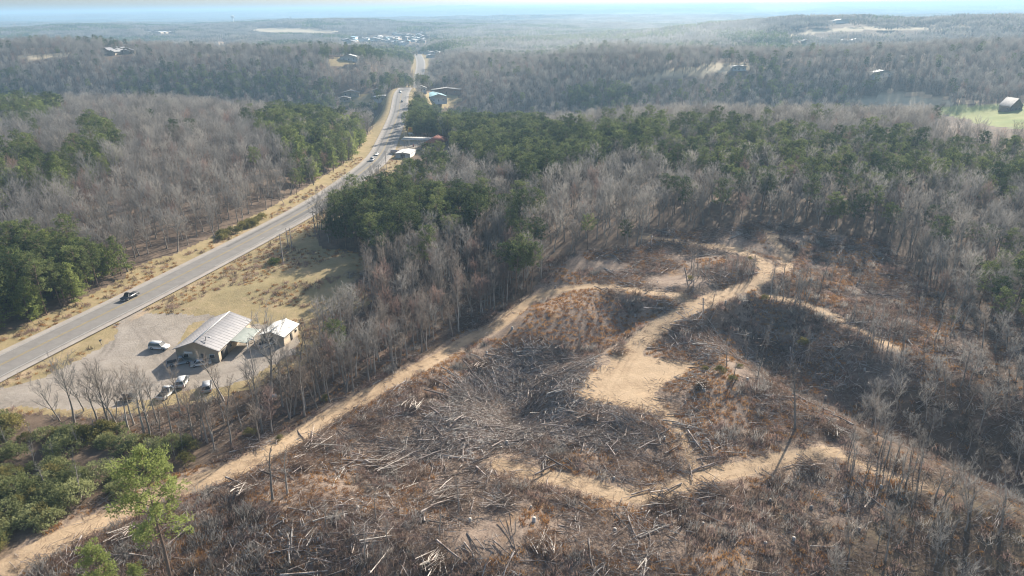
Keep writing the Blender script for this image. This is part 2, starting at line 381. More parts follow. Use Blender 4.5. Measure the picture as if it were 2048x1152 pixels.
# ------------------------------------------------------------------ ground
def ground_material():
    m = bpy.data.materials.new("ground_soil"); m.use_nodes = True; t = m.node_tree; N = t.nodes.new; L = t.links.new
    b = t.nodes['Principled BSDF']; b.inputs['Roughness'].default_value = .95; b.inputs['Specular IOR Level'].default_value = .15
    tc = N('ShaderNodeTexCoord')
    def noise(sc, det=4, rough=.6, w=(1, 1, 1)):
        mp = N('ShaderNodeMapping'); mp.inputs['Scale'].default_value = w; L(tc.outputs['Object'], mp.inputs[0])
        n = N('ShaderNodeTexNoise'); n.inputs['Scale'].default_value = sc; n.inputs['Detail'].default_value = det; n.inputs['Roughness'].default_value = rough
        L(mp.outputs[0], n.inputs['Vector']); return n.outputs[0]
    def ramp(f, stops):
        r = N('ShaderNodeValToRGB'); e = r.color_ramp.elements
        while len(e) < len(stops): e.new(.5)
        for k, (p, c) in enumerate(stops): e[k].position = p; e[k].color = (*c, 1)
        L(f, r.inputs[0]); return r.outputs[0]
    def mix(f, a, c):
        x = N('ShaderNodeMix'); x.data_type = 'RGBA'; L(f, x.inputs[0]); L(a, x.inputs[6]); L(c, x.inputs[7]); return x.outputs[2]
    def attr(n): a = N('ShaderNodeAttribute'); a.attribute_name = n; return a.outputs['Fac']
    def rough_edge(a, nz, lo=.35, hi=.65, amp=.5):
        k = N('ShaderNodeMath'); k.operation = 'MULTIPLY_ADD'; L(nz, k.inputs[0]); k.inputs[1].default_value = amp; L(a, k.inputs[2])
        r = N('ShaderNodeMapRange'); r.interpolation_type = 'SMOOTHSTEP'; r.inputs[1].default_value = lo + amp / 2; r.inputs[2].default_value = hi + amp / 2; L(k.outputs[0], r.inputs[0]); return r.outputs[0]
    fine = noise(1.6, 6, .75); medium = noise(.22, 5, .65); big = noise(.035, 4, .6); grit = noise(7, 3, .8)
    floor = ramp(medium, [(.3, (.085, .062, .047)), (.5, (.16, .115, .082)), (.7, (.24, .17, .12))])
    floor = mix(ramp(fine, [(.4, (0, 0, 0)), (.65, (.6, .6, .6))]), floor, ramp(grit, [(.3, (.07, .05, .04)), (.7, (.30, .23, .17))]))
    clear_a = ramp(medium, [(.28, (.15, .105, .08)), (.5, (.27, .20, .152)), (.72, (.40, .30, .225))])
    clear_b = ramp(fine, [(.3, (.11, .08, .062)), (.5, (.31, .235, .18)), (.7, (.50, .395, .31))])
    clear_c = mix(ramp(big, [(.4, (.35, .35, .35)), (.6, (.75, .75, .75))]), clear_a, clear_b)
    orange = ramp(fine, [(.3, (.22, .125, .065)), (.7, (.50, .32, .17))])
    dirt = ramp(medium, [(.25, (.41, .285, .175)), (.5, (.54, .39, .245)), (.75, (.63, .465, .305))])
    dirt = mix(ramp(fine, [(.35, (0, 0, 0)), (.75, (.45, .45, .45))]), dirt, ramp(grit, [(.3, (.30, .205, .13)), (.7, (.62, .48, .34))]))
    grass = ramp(medium, [(.28, (.27, .215, .10)), (.5, (.36, .285, .15)), (.72, (.46, .34, .20))])
    grass = mix(ramp(fine, [(.35, (0, 0, 0)), (.7, (.5, .5, .5))]), grass, ramp(grit, [(.3, (.20, .15, .08)), (.7, (.48, .37, .22))]))
    green = ramp(fine, [(.3, (.24, .215, .095)), (.7, (.37, .32, .16))])
    gravel = ramp(medium, [(.3, (.30, .255, .20)), (.5, (.37, .315, .26)), (.7, (.43, .37, .31))])
    gravel = mix(ramp(fine, [(.3, (0, 0, 0)), (.8, (.5, .5, .5))]), gravel, ramp(grit, [(.3, (.28, .25, .22)), (.7, (.56, .52, .47))]))
    gravel = mix(ramp(big, [(.42, (0, 0, 0)), (.62, (.6, .6, .6))]), gravel, ramp(medium, [(.3, (.27, .225, .175)), (.7, (.40, .345, .28))]))
    wm = N('ShaderNodeMath'); wm.operation = 'MULTIPLY'; L(attr('wear'), wm.inputs[0]); wm.inputs[1].default_value = .75
    gravel = mix(wm.outputs[0], gravel, ramp(fine, [(.3, (.20, .17, .14)), (.7, (.32, .275, .23))]))
    past = ramp(big, [(.3, (.20, .25, .08)), (.6, (.32, .33, .13))])
    palef = ramp(big, [(.3, (.42, .34, .22)), (.6, (.55, .46, .32))])
    c = floor
    c = mix(rough_edge(attr('clear'), fine), c, clear_c)
    c = mix(rough_edge(attr('orange'), medium, .45, .75, .8), c, orange)
    c = mix(rough_edge(attr('grass'), fine), c, grass)
    c = mix(rough_edge(attr('green'), medium, .4, .8, .7), c, green)
    c = mix(attr('pasture'), c, past)
    c = mix(attr('pale'), c, palef)
    c = mix(rough_edge(attr('gravel'), fine), c, gravel)
    rm = N('ShaderNodeMath'); rm.operation = 'MULTIPLY'; L(attr('rut'), rm.inputs[0]); rm.inputs[1].default_value = .7
    dirt = mix(rm.outputs[0], dirt, ramp(fine, [(.3, (.25, .165, .10)), (.7, (.42, .30, .19))]))
    c = mix(rough_edge(attr('dirt'), fine, .3, .7, .6), c, dirt)
    L(c, b.inputs['Base Color'])
    bp = N('ShaderNodeBump'); bp.inputs['Distance'].default_value = .35; bp.inputs['Strength'].default_value = .55
    ad = N('ShaderNodeMath'); ad.operation = 'ADD'; L(fine, ad.inputs[0]); L(medium, ad.inputs[1]); L(ad.outputs[0], bp.inputs['Height']); L(bp.outputs[0], b.inputs['Normal'])
    return m
def make_ground():
    rr = np.concatenate([[.5, 12, 24, 36, 46, 54, 60], np.geomspace(62, 420, 290), np.geomspace(424, 4000, 200), np.geomspace(4100, 60000, 100)])
    th = np.concatenate([np.linspace(-180, -53, 40), np.linspace(-52, 52, 900), np.linspace(53, 180, 40)[:-1]])
    T, Q = np.meshgrid(np.radians(th), rr); X = Q * np.sin(T); Y = Q * np.cos(T); Z = H(X, Y)
    nr_, nc = X.shape; idx = np.arange(nr_ * nc).reshape(nr_, nc); nx = np.roll(idx, -1, 1)
    F = np.stack([idx[:-1], idx[1:], nx[1:], nx[:-1]], -1).reshape(-1, 4)
    x, y, z = X.ravel(), Y.ravel(), Z.ravel()
    far = np.clip(np.hypot(x, y) / 200, .5, 12)
    jx = far * (1.2 * vnoise(x / 3, y / 3, 71) + 1.6 * vnoise(x / 11, y / 11, 72)); jy = far * (1.2 * vnoise(x / 3, y / 3, 73) + 1.6 * vnoise(x / 11, y / 11, 74))
    px, py, dF = project(x + jx, y + jy, z); front = dF > 20
    def pm(k): return (inpoly(px, py, PX[k]) & front).astype(float)
    r = np.hypot(x, y)
    clear = pm('cleared'); grass = np.maximum.reduce([pm(k) for k in ('openl', 'farm', 'bluel', 'hfield', 'yard')])
    dh, _ = poly_dist(x, y, HW); grass = np.maximum(grass, (dh < 16).astype(float))
    pad = inpoly(x + jx * .6, y + jy * .6, PADW).astype(float)
    gravel = np.maximum(pm('gravel') - pm('island'), 0)
    gravel = np.maximum(gravel, pm('apron'))
    td = track_d(x + jx * .5, y + jy * .5); dirt = np.clip(.5 - td / 1.5, 0, 1)
    dirt = np.maximum(dirt, np.clip(.5 - (td - 2.2) / 3, 0, .42)); dirt = np.maximum(dirt, pad)
    # bare orange clay along the verges
    verge = ((dh > 7.5) & (dh < 11) & (r < 420)).astype(float) * (.3 + .3 * vnoise(x / 7, y / 7, 55))
    dirt = np.maximum(dirt, verge)
    orange = np.clip(.04 + .9 * fbm(x / 13, y / 16, 61, 4), 0, 1) * clear; orange = np.maximum(orange, np.clip(.2 + .8 * fbm(x / 14, y / 14, 65, 3), 0, 1) * grass)
    orange[pm('scrub') > 0] = .2
    green = np.maximum(inpoly(px, py, [(1450, 1180), (1560, 1010), (1700, 960), (1900, 960), (2060, 1000), (2060, 1180)]) * .45, 0); green = np.maximum(green, pm('fgreen') * .5, np.clip(.15 + .7 * fbm(x / 30, y / 30, 62, 3), 0, 1) * grass)
    pale = np.maximum.reduce([pm(k) for k in ('pale', 'tanfld', 'farA', 'farB', 'farC')])
    dirt = np.maximum(dirt, pm('farD'))
    rj = .35 * vnoise(x / 4, y / 4, 95); rut = np.zeros(x.shape); nn = (r < 320) & (y > 30); rut[nn] = track_rut(x[nn] + rj[nn], y[nn] + rj[nn]) * np.clip(.55 + .6 * fbm(x[nn] / 8, y[nn] / 8, 97, 3), 0, 1); z = z - .09 * rut
    wear = np.zeros(x.shape)
    for pl in ([(222, 632), (290, 655), (335, 705), (300, 765), (150, 800), (-60, 815)], [(240, 632), (330, 648), (372, 640), (430, 634)], [(262, 640), (300, 690), (345, 745), (400, 752), (480, 735), (560, 700)], [(225, 640), (215, 700), (130, 770)]):
        d, _q = poly_dist(x[nn], y[nn], catmull(GX(pl), 4)); wear[nn] = np.maximum(wear[nn], (np.exp(-((d - .85) / .4) ** 2) + .35 * np.exp(-(d / 2.2) ** 2)) * np.clip(.6 + .7 * vnoise(x[nn] / 7, y[nn] / 7, 99), 0, 1))
    me = mesh_np('ground', np.stack([x, y, z], -1), [F], [ground_material()],
                 dict(clear=clear, grass=grass, gravel=gravel, dirt=dirt, orange=orange, green=green, pasture=pm('pasture'), pale=pale, rut=rut, wear=wear), smooth=True)
    tag(link('ground', me), kind='structure')
make_ground()

# ------------------------------------------------------------------ highway
HWl = [0.0]
def hw_frame(s):
    x = np.interp(s, HWs, HWx); y = np.interp(s, HWs, HWy); z = np.interp(s, HWs, HWz)
    dx = np.interp(s + 2, HWs, HWx) - np.interp(s - 2, HWs, HWx); dy = np.interp(s + 2, HWs, HWy) - np.interp(s - 2, HWs, HWy)
    l = np.hypot(dx, dy); return x, y, z, dx / l, dy / l
def strip(name, s0, s1, off0, off1, lift, m, step=4.0, parent=None, cols=1):
    s = np.arange(s0, s1 + .01, step); x, y, z, dx, dy = hw_frame(s); V = []
    for k in range(cols + 1):
        w = k / cols; o = off0 + (off1 - off0) * w
        o = o(s) if callable(o) else o
        crown = -.02 * np.abs(o)
        V.append(np.stack([x + dy * o, y - dx * o, z + lift + crown], -1))
    V = np.stack(V, 1); n = len(s); idx = np.arange(n * (cols + 1)).reshape(n, cols + 1)
    F = np.stack([idx[:-1, :-1], idx[:-1, 1:], idx[1:, 1:], idx[1:, :-1]], -1).reshape(-1, 4)
    return link(name, mesh_np(name, V.reshape(-1, 3), [F], [m]), parent)
def road_mat(name, a, c, streak):
    m = mat(name, a, rough=.85, noise=(.35, c)); t = m.node_tree; b = t.nodes['Principled BSDF']; src = b.inputs['Base Color'].links[0].from_socket
    tc = t.nodes.new('ShaderNodeTexCoord'); n = t.nodes.new('ShaderNodeTexNoise'); n.inputs['Scale'].default_value = 6; n.inputs['Detail'].default_value = 4
    t.links.new(tc.outputs['Object'], n.inputs[0]); mr = t.nodes.new('ShaderNodeMapRange'); mr.inputs[3].default_value = 1 - streak; mr.inputs[4].default_value = 1 + streak
    t.links.new(n.outputs[0], mr.inputs[0]); v = t.nodes.new('ShaderNodeVectorMath'); v.operation = 'SCALE'; t.links.new(src, v.inputs[0]); t.links.new(mr.outputs[0], v.inputs['Scale']); t.links.new(v.outputs[0], b.inputs['Base Color']); return m
M['asphalt'] = road_mat('worn_asphalt', (.235, .215, .195), (.275, .255, .23), .22)
M['asphalt2'] = road_mat('dark_asphalt', (.15, .14, .132), (.19, .178, .165), .2)
M['shoulder'] = road_mat('gravel_shoulder', (.36, .32, .28), (.44, .39, .34), .3)
M['white'] = mat('road_paint_white', (.62, .61, .58), noise=(1.2, (.45, .43, .40)))
M['yellow'] = mat('road_paint_yellow', (.55, .40, .12), noise=(1.2, (.40, .31, .14)))
tag(strip('road_shoulder', 0, HWs[-1], -7.6, 7.4, .02, M['shoulder'], cols=4), kind='structure')
tag(strip('road', 0, HWs[-1], -5.4, 5.6, .10, M['asphalt'], cols=4), kind='structure')
def s_at(y): return float(np.interp(y, HWy, HWs))
tag(strip('road_lane', s_at(268), s_at(560), 1.0, 3.0, .125, M['asphalt2'], cols=2), kind='structure')
tag(strip('road_lane', s_at(240), s_at(700), -3.9, -3.0, .125, M['asphalt2'], cols=1), kind='structure')
tag(strip('road_edge_line', 0, HWs[-1], -5.1, -4.93, .14, M['white']), kind='structure')
tag(strip('road_edge_line', 0, s_at(208), 5.05, 5.22, .14, M['white']), kind='structure')
tag(strip('road_edge_line', s_at(222), HWs[-1], 5.05, 5.22, .14, M['white']), kind='structure')
for o in (-.32, .14): tag(strip('road_centre_line', 0, s_at(700), o, o + .15, .14, M['yellow']), kind='structure')
for s in np.arange(s_at(250), s_at(900), 12): tag(strip('lane_dash', s, s + 3.2, 3.3, 3.45, .14, M['white'], step=3.2), kind='structure')

# ------------------------------------------------------------------ trees
def seg_tubes(segs, sides=3):
    """segs: list of (p0, p1, r0, r1) -> verts and quads"""
    A = np.array([s[0] for s in segs], float); B = np.array([s[1] for s in segs], float); r0 = np.array([s[2] for s in segs])[:, None]; r1 = np.array([s[3] for s in segs])[:, None]
    D = B - A; D /= np.linalg.norm(D, axis=1, keepdims=True) + 1e-9
    up = np.where(np.abs(D[:, 2:3]) < .9, np.array([[0, 0, 1.]]), np.array([[1., 0, 0]])); U = np.cross(D, up); U /= np.linalg.norm(U, axis=1, keepdims=True) + 1e-9; W = np.cross(D, U)
    V = []
    for P, rr in ((A, r0), (B, r1)):
        for i in range(sides):
            a = 2 * math.pi * i / sides; V.append(P + rr * (math.cos(a) * U + math.sin(a) * W))
    V = np.stack(V, 1); n = len(segs); base = np.arange(n)[:, None] * (2 * sides); F = []
    for i in range(sides):
        j = (i + 1) % sides; F.append(base + np.array([[i, j, sides + j, sides + i]]))
    return V.reshape(-1, 3), np.concatenate(F)
def blades(segs):
    """flat slivers, one quad each, for twigs"""
    A = np.array([s[0] for s in segs], float); B = np.array([s[1] for s in segs], float); w = np.array([s[2] for s in segs])[:, None]
    D = B - A; Rn = nr.normal(size=D.shape); U = np.cross(D, Rn); U /= np.linalg.norm(U, axis=1, keepdims=True) + 1e-9
    V = np.stack([A - U * w, A + U * w, B + U * w * .4, B - U * w * .4], 1); n = len(segs)
    return V.reshape(-1, 3), np.arange(n * 4).reshape(n, 4)
def rdir(rg, base, spread):
    v = np.array(base, float) + np.array([rg.gauss(0, spread), rg.gauss(0, spread), rg.gauss(0, spread)]); return v / np.linalg.norm(v)
def bare_tree(seed, h=18, broad=1.0, limbs=14, sub=6, twigs=8, start=.38, tw=.026, tl=1.5, fork=False):
    rg = random.Random(seed); trunk = []; br = []; tg = []
    p = np.array([0, 0, -.4]); d = np.array([0, 0, 1.]); pts = [p.copy()]; n = 7; r = h * .0125 + .05; rs = [r * 1.3]
    for k in range(n):
        d = rdir(rg, d, .07); d[2] = max(d[2], .93); p = p + d * h * .9 / n; pts.append(p.copy()); rs.append(r * (1 - .88 * (k + 1) / n) + .02)
    for k in range(n): trunk.append((pts[k], pts[k + 1], rs[k], rs[k + 1]))
    def at(f):
        k = min(int(f * n), n - 1); t = f * n - k; return pts[k] * (1 - t) + pts[k + 1] * t, rs[k] * (1 - t) + rs[k + 1] * t
    az = rg.uniform(0, 6.28)
    for i in range(limbs):
        f = start + (1 - start) * (i + rg.random() * .7) / limbs; f = min(f, .98); q, rq = at(f); az += 2.4 + rg.uniform(-.4, .4)
        up = .75 + .9 * f; d0 = np.array([math.cos(az), math.sin(az), up]); d0 /= np.linalg.norm(d0)
        ln = h * (.36 - .20 * abs(f - .55)) * broad * rg.uniform(.75, 1.15); pp = [q]; dd = d0; m = 3
        for k in range(m): dd = rdir(rg, dd + np.array([0, 0, .12]), .10); pp.append(pp[-1] + dd * ln / m)
        rl = min(rq * .6, .11); rr = [rl, rl * .75, rl * .5, rl * .25]
        for k in range(m): br.append((pp[k], pp[k + 1], rr[k], rr[k + 1]))
        for j in range(sub):
            g = .3 + .7 * (j + rg.random() * .6) / sub; k = min(int(g * m), m - 1); t = g * m - k; a = pp[k] * (1 - t) + pp[k + 1] * t
            dj = rdir(rg, dd * .9 + np.array([0, 0, .25]), .45); lj = ln * rg.uniform(.28, .5); e = a + dj * lj
            br.append((a, e, rl * .38, rl * .16))
            for u in range(twigs):
                c = a + (e - a) * rg.uniform(.25, 1); tg.append((c, c + rdir(rg, dj + np.array([0, 0, .35]), .55) * tl * rg.uniform(.5, 1.2), tw))
    return trunk, br, tg
def puff(rg, c, rad, n, size, flat=.7):
    """needle clump: n small triangles spread through a ball"""
    V = []; 
    for _ in range(n):
        v = np.array([rg.gauss(0, 1), rg.gauss(0, 1), rg.gauss(0, 1)]); v /= np.linalg.norm(v); rr = rad * rg.uniform(.45, 1.05)
        p = c + v * rr * np.array([1, 1, flat]); o = (v + np.array([rg.gauss(0, .5), rg.gauss(0, .5), rg.gauss(0, .5) + .2])); o /= np.linalg.norm(o)
        s = np.cross(o, [rg.gauss(0, 1), rg.gauss(0, 1), rg.gauss(0, 1)]); s /= np.linalg.norm(s) + 1e-9; L = size * rg.uniform(.7, 1.3)
        V += [p - s * L * .28, p + s * L * .28, p + o * L]
    return V
def pine_tree(seed, h=20, start=.5, limbs=28, width=.2, n=24, size=.5, rad=.75, cone=False):
    rg = random.Random(seed); pts = [np.array([0, 0, -.4])]; d = np.array([0, 0, 1.]); nn = 6; r = h * .011 + .05; trunk = []; br = []; lv = []
    for k in range(nn): d = rdir(rg, d, .03); pts.append(pts[-1] + d * h / nn)
    rs = [r * (1 - .9 * k / nn) for k in range(nn + 1)]
    for k in range(nn): trunk.append((pts[k], pts[k + 1], rs[k], rs[k + 1]))
    az = rg.uniform(0, 6.28)
    for i in range(limbs):
        f = start + (1 - start) * (i + rg.random()) / (limbs + .5); k = min(int(f * nn), nn - 1); t = f * nn - k; q = pts[k] * (1 - t) + pts[k + 1] * t
        az += 2.4 + rg.uniform(-.5, .5); g = (f - start) / (1 - start)
        prof = (1 - g) ** .8 + .08 if cone else (math.sin(math.pi * min(1, .22 + g * .80)) ** .7)
        ln = h * width * prof * rg.uniform(.65, 1.25); dj = np.array([math.cos(az), math.sin(az), .15 + .7 * g + rg.uniform(-.15, .2)]); e = q + dj * ln
        br.append((q, e, .07, .03)); m = 1 + int(ln / 1.3)
        for j in range(m):
            c = q + (e - q) * (1 - .8 * j / max(m, 1) * .8) + np.array([rg.gauss(0, .3), rg.gauss(0, .3), rg.gauss(0, .2)]); lv += puff(rg, c, rad * rg.uniform(.7, 1.25), n, size)
    lv += puff(rg, pts[-1], rad, n, size)
    return trunk, br, lv
def merge(parts):
    """parts: list of (V, [F...], mat index) -> V, faces grouped, fmat"""
    V = []; T = []; Q = []; mt = []; mq = []; o = 0
    for v, F, mi in parts:
        V.append(v)
        for f in F:
            f = np.asarray(f)
            if f.shape[1] == 3: T.append(f + o); mt += [mi] * len(f)
            else: Q.append(f + o); mq += [mi] * len(f)
        o += len(v)
    Fs = ([np.concatenate(Q)] if Q else []) + ([np.concatenate(T)] if T else []); return np.concatenate(V), Fs, mq + mt
PROTO = {}
def reg_bare(key, seed, red=False, dark=False, **k):
    tr, br, tg = bare_tree(seed, **k); tw = M['twigred'] if red else M['twigdark'] if dark else M['twig']
    v0, f0 = seg_tubes(tr, 6); v1, f1 = seg_tubes(br, 3); v2, f2 = blades(tg)
    cv, cf, _ = merge([(v1, [f1], 0), (v2, [f2], 0)])
    PROTO[key] = dict(trunk=mesh_np(key + '_trunk', v0, [f0], [M['bark']], smooth=True), crown=mesh_np(key + '_crown', cv, cf, [tw]))
    av, af, am = merge([(v0, [f0], 0), (cv, cf, 1)]); PROTO[key]['all'] = mesh_np(key, av, af, [M['bark'], tw], fmat=am)
def reg_pine(key, seed, leaf='needle', **k):
    tr, br, lv = pine_tree(seed, **k); v0, f0 = seg_tubes(tr, 6); v1, f1 = seg_tubes(br, 3); lv = np.array(lv); f2 = np.arange(len(lv)).reshape(-1, 3)
    cv, cf, cm = merge([(v1, [f1], 0), (lv, [f2], 1)])
    PROTO[key] = dict(trunk=mesh_np(key + '_trunk', v0, [f0], [M['pinebark']], smooth=True), crown=mesh_np(key + '_crown', cv, cf, [M['pinebark'], M[leaf]], fmat=cm))
    av, af, am = merge([(v0, [f0], 0), (v1, [f1], 0), (lv, [f2], 1)]); PROTO[key]['all'] = mesh_np(key, av, af, [M['pinebark'], M[leaf]], fmat=am)
reg_bare('bareA', 1, h=17, broad=1.0)
reg_bare('bareB', 2, h=19, broad=.8, limbs=16)
reg_bare('bareC', 3, h=15, broad=1.25, limbs=12, sub=7)
reg_bare('bareD', 4, h=18, broad=1.0, start=.5, limbs=13)
reg_bare('bareE', 5, h=14, broad=1.1, limbs=11, start=.3)
reg_bare('bareR', 6, h=14, broad=1.0, red=True)
reg_bare('slimA', 7, dark=True, h=17, broad=.55, limbs=12, sub=5, twigs=6, start=.5, tw=.02)
reg_bare('slimB', 8, dark=True, h=15, broad=.5, limbs=10, sub=5, twigs=6, start=.45, tw=.02)
reg_bare('sapA', 9, h=8, broad=.5, limbs=8, sub=3, twigs=3, start=.35, tl=.9, tw=.018)
reg_bare('sapB', 10, h=10, broad=.42, limbs=9, sub=3, twigs=3, start=.45, tl=.9, tw=.018)
reg_pine('pineA', 21, h=20, start=.5); reg_pine('pineB', 22, h=18, start=.42, width=.22)
reg_pine('pineC', 23, h=21, start=.6, width=.19, limbs=26); reg_pine('pineD', 24, h=16, start=.35, width=.25)
reg_pine('youngA', 25, leaf='needle2', h=13, start=.12, cone=True, width=.26, limbs=40); reg_pine('youngB', 26, leaf='needle2', h=15, start=.2, cone=False, width=.2, limbs=38)
BARE = ['bareA', 'bareB', 'bareC', 'bareD', 'bareE', 'bareR']; PINES = ['pineA', 'pineB', 'pineC', 'pineD']; YOUNG = ['youngA', 'youngB', 'pineB']

def place_parts(name, key, x, y, z, s, rz, label, cat, group, lean=0.0):
    e = empty(name, (x, y, z), rz); e.scale = (s, s, s * rnd.uniform(.93, 1.07)); e.rotation_euler = (lean * rnd.uniform(-1, 1), lean * rnd.uniform(-1, 1), rz)
    link('trunk', PROTO[key]['trunk'], e); link('crown', PROTO[key]['crown'], e); return tag(e, label, cat, group)

def scatter(name, keys, pts, label_kind='stuff', zs=None):
    """one object of kind stuff: geometry nodes put copies of the given meshes on points; pts rows: x y z rz scale variant tiltx tilty"""
    pts = np.asarray(pts, float)
    if len(pts) == 0: return
    me = bpy.data.meshes.new(name); me.vertices.add(len(pts)); me.vertices.foreach_set('co', pts[:, :3].astype(np.float32).ravel())
    def at(n, ty, key, v): a = me.attributes.new(n, ty, 'POINT'); a.data.foreach_set(key, v)
    at('rot', 'FLOAT_VECTOR', 'vector', np.stack([pts[:, 6], pts[:, 7], pts[:, 3]], -1).astype(np.float32).ravel())
    at('scl', 'FLOAT', 'value', pts[:, 4].astype(np.float32)); at('vid', 'INT', 'value', pts[:, 5].astype(np.int32))
    src = bpy.data.collections.new(name + '_kinds')
    for i, k in enumerate(keys):
        o = bpy.data.objects.new('%02d_%s' % (i, k if isinstance(k, str) else k.name), PROTO[k]['all'] if isinstance(k, str) else k); src.objects.link(o)
    g = bpy.data.node_groups.new(name, 'GeometryNodeTree'); g.interface.new_socket('Geometry', in_out='INPUT', socket_type='NodeSocketGeometry'); g.interface.new_socket('Geometry', in_out='OUTPUT', socket_type='NodeSocketGeometry')
    N = g.nodes.new; L = g.links.new; gi = N('NodeGroupInput'); go = N('NodeGroupOutput'); io = N('GeometryNodeInstanceOnPoints'); ci = N('GeometryNodeCollectionInfo')
    ci.inputs['Collection'].default_value = src; ci.inputs['Separate Children'].default_value = True; ci.inputs['Reset Children'].default_value = True
    def na(n, ty): a = N('GeometryNodeInputNamedAttribute'); a.data_type = ty; a.inputs['Name'].default_value = n; return a.outputs['Attribute']
    er = N('FunctionNodeEulerToRotation'); L(na('rot', 'FLOAT_VECTOR'), er.inputs[0])
    L(gi.outputs[0], io.inputs['Points']); L(ci.outputs[0], io.inputs['Instance']); io.inputs['Pick Instance'].default_value = True
    L(na('vid', 'INT'), io.inputs['Instance Index']); L(er.outputs[0], io.inputs['Rotation']); L(na('scl', 'FLOAT'), io.inputs['Scale']); L(io.outputs[0], go.inputs[0])
    o = link(name, me); md = o.modifiers.new('scatter', 'NODES'); md.node_group = g
    return tag(o, kind='stuff')

def jitter_grid(r0, r1, step, amin=-46, amax=46, x0=None):
    """jittered square lattice inside a fan in front of the camera"""
    n = int(r1 / step) + 1; gx, gy = np.meshgrid(np.arange(-n, n + 1) * step, np.arange(0, n + 1) * step); x = gx.ravel() + nr.uniform(-.48, .48, gx.size) * step; y = gy.ravel() + nr.uniform(-.48, .48, gx.size) * step
    r = np.hypot(x, y); a = np.degrees(np.arctan2(x, y)); k = (r >= r0) & (r < r1) & (a > amin) & (a < amax); return x[k], y[k]

BUILDINGS = []   # (x, y, radius) kept free of trees, filled before planting
FARF = ['pasture', 'pale', 'tanfld', 'farA', 'farB', 'farC', 'farD', 'farm', 'bluel', 'hfield']
GAPS = [(845, 284, 66, 17, 560), (800, 302, 36, 14, 520)]   # pixel x, y, half width, half height, distance of far buildings
def is_open(x, y, z, keys=OPEN):
    px, py, dF = project(x, y, z); o = np.zeros(x.shape, bool)
    for k in keys: o |= inpoly(px, py, PX[k])
    qx, qy, _ = project(x, y, z + 13)
    for k in FARF: o |= inpoly(qx, qy, PX[k])
    qx2, qy2, _ = project(x, y, z + 7)
    for k in FARF: o |= inpoly(qx2, qy2, PX[k])
    for gx, gy, gw, gh, gd in GAPS: o |= ((((qx - gx) / gw) ** 2 + ((qy - gy) / gh) ** 2 < 1) | (((qx2 - gx) / gw) ** 2 + ((qy2 - gy) / gh) ** 2 < 1)) & (dF < gd + 20)
    o &= dF > 10; dh, _ = poly_dist(x, y, HW); o |= dh < np.where((y > 740) & (y < 1010), 8, 14) + 2 * vnoise(x / 9, y / 9, 91)
    near = np.hypot(x, y) < 900; td = np.full(x.shape, 99.); td[near] = track_d(x[near], y[near]); o |= td < 1.5
    for bx, by, br in BUILDINGS: o |= (x - bx) ** 2 + (y - by) ** 2 < br * br
    return o
def pine_prob(x, y, z):
    px, py, _ = project(x, y, z + 8); p = .035 + .75 * sstep(.30, .55, fbm(x / 90 + 5, y / 90, 81, 3)) * sstep(200, 500, np.hypot(x, y)); young = np.zeros(x.shape, bool)
    inn = np.zeros(x.shape, bool)
    for poly, pr, kd in PINE:
        m = inpoly(px, py, poly) & ~inn; p = np.where(m, pr, p); young |= m & (kd == 'young'); inn |= m
    # the road's left hill is almost pure hardwood apart from the outlined stands
    hill = (px < 740) & (py > 185) & (py < 530) & ~inn; p = np.where(hill, .02, p); return p, young

# ------------------------------------------------------------------ buildings
M['metalroof'] = mat('pale_metal_roof', (.235, .23, .24), rough=.5, metal=.0, noise=(.5, (.285, .275, .28)), spec=.5)
M['blueroof'] = mat('pale_blue_roof', (.24, .40, .46), rough=.5, spec=.5)
M['whiteroof'] = mat('white_roof', (.52, .52, .51), rough=.5, spec=.5)
M['greyroof'] = mat('grey_shingle_roof', (.20, .20, .21), noise=(1, (.27, .27, .27)))
M['redroof'] = mat('rust_red_roof', (.30, .11, .08), noise=(1, (.36, .15, .11)))
M['barnroof'] = mat('weathered_barn_roof', (.28, .27, .27), noise=(.4, (.40, .39, .38)))
M['tanwall'] = mat('tan_wall', (.40, .33, .25), noise=(.8, (.46, .39, .30)))
M['brickwall'] = mat('brown_brick_wall', (.27, .19, .15), noise=(2, (.34, .25, .20)))
M['whitewall'] = mat('white_wall', (.62, .60, .57)); M['woodwall'] = mat('old_wood_wall', (.20, .16, .13), noise=(1, (.28, .23, .19)))
M['trim'] = mat('white_trim', (.66, .65, .62)); M['glass'] = mat('dark_glass', (.03, .035, .04), rough=.12, spec=.6); M['door'] = mat('dark_door', (.10, .09, .08))
M['pole'] = mat('weathered_pole', (.26, .22, .19), noise=(1, (.34, .30, .26))); M['wire'] = mat('wire', (.12, .12, .12)); M['steel'] = mat('grey_steel', (.38, .38, .38), rough=.5, metal=.5)
M['concrete'] = mat('concrete', (.48, .45, .41), noise=(.5, (.55, .52, .47)))
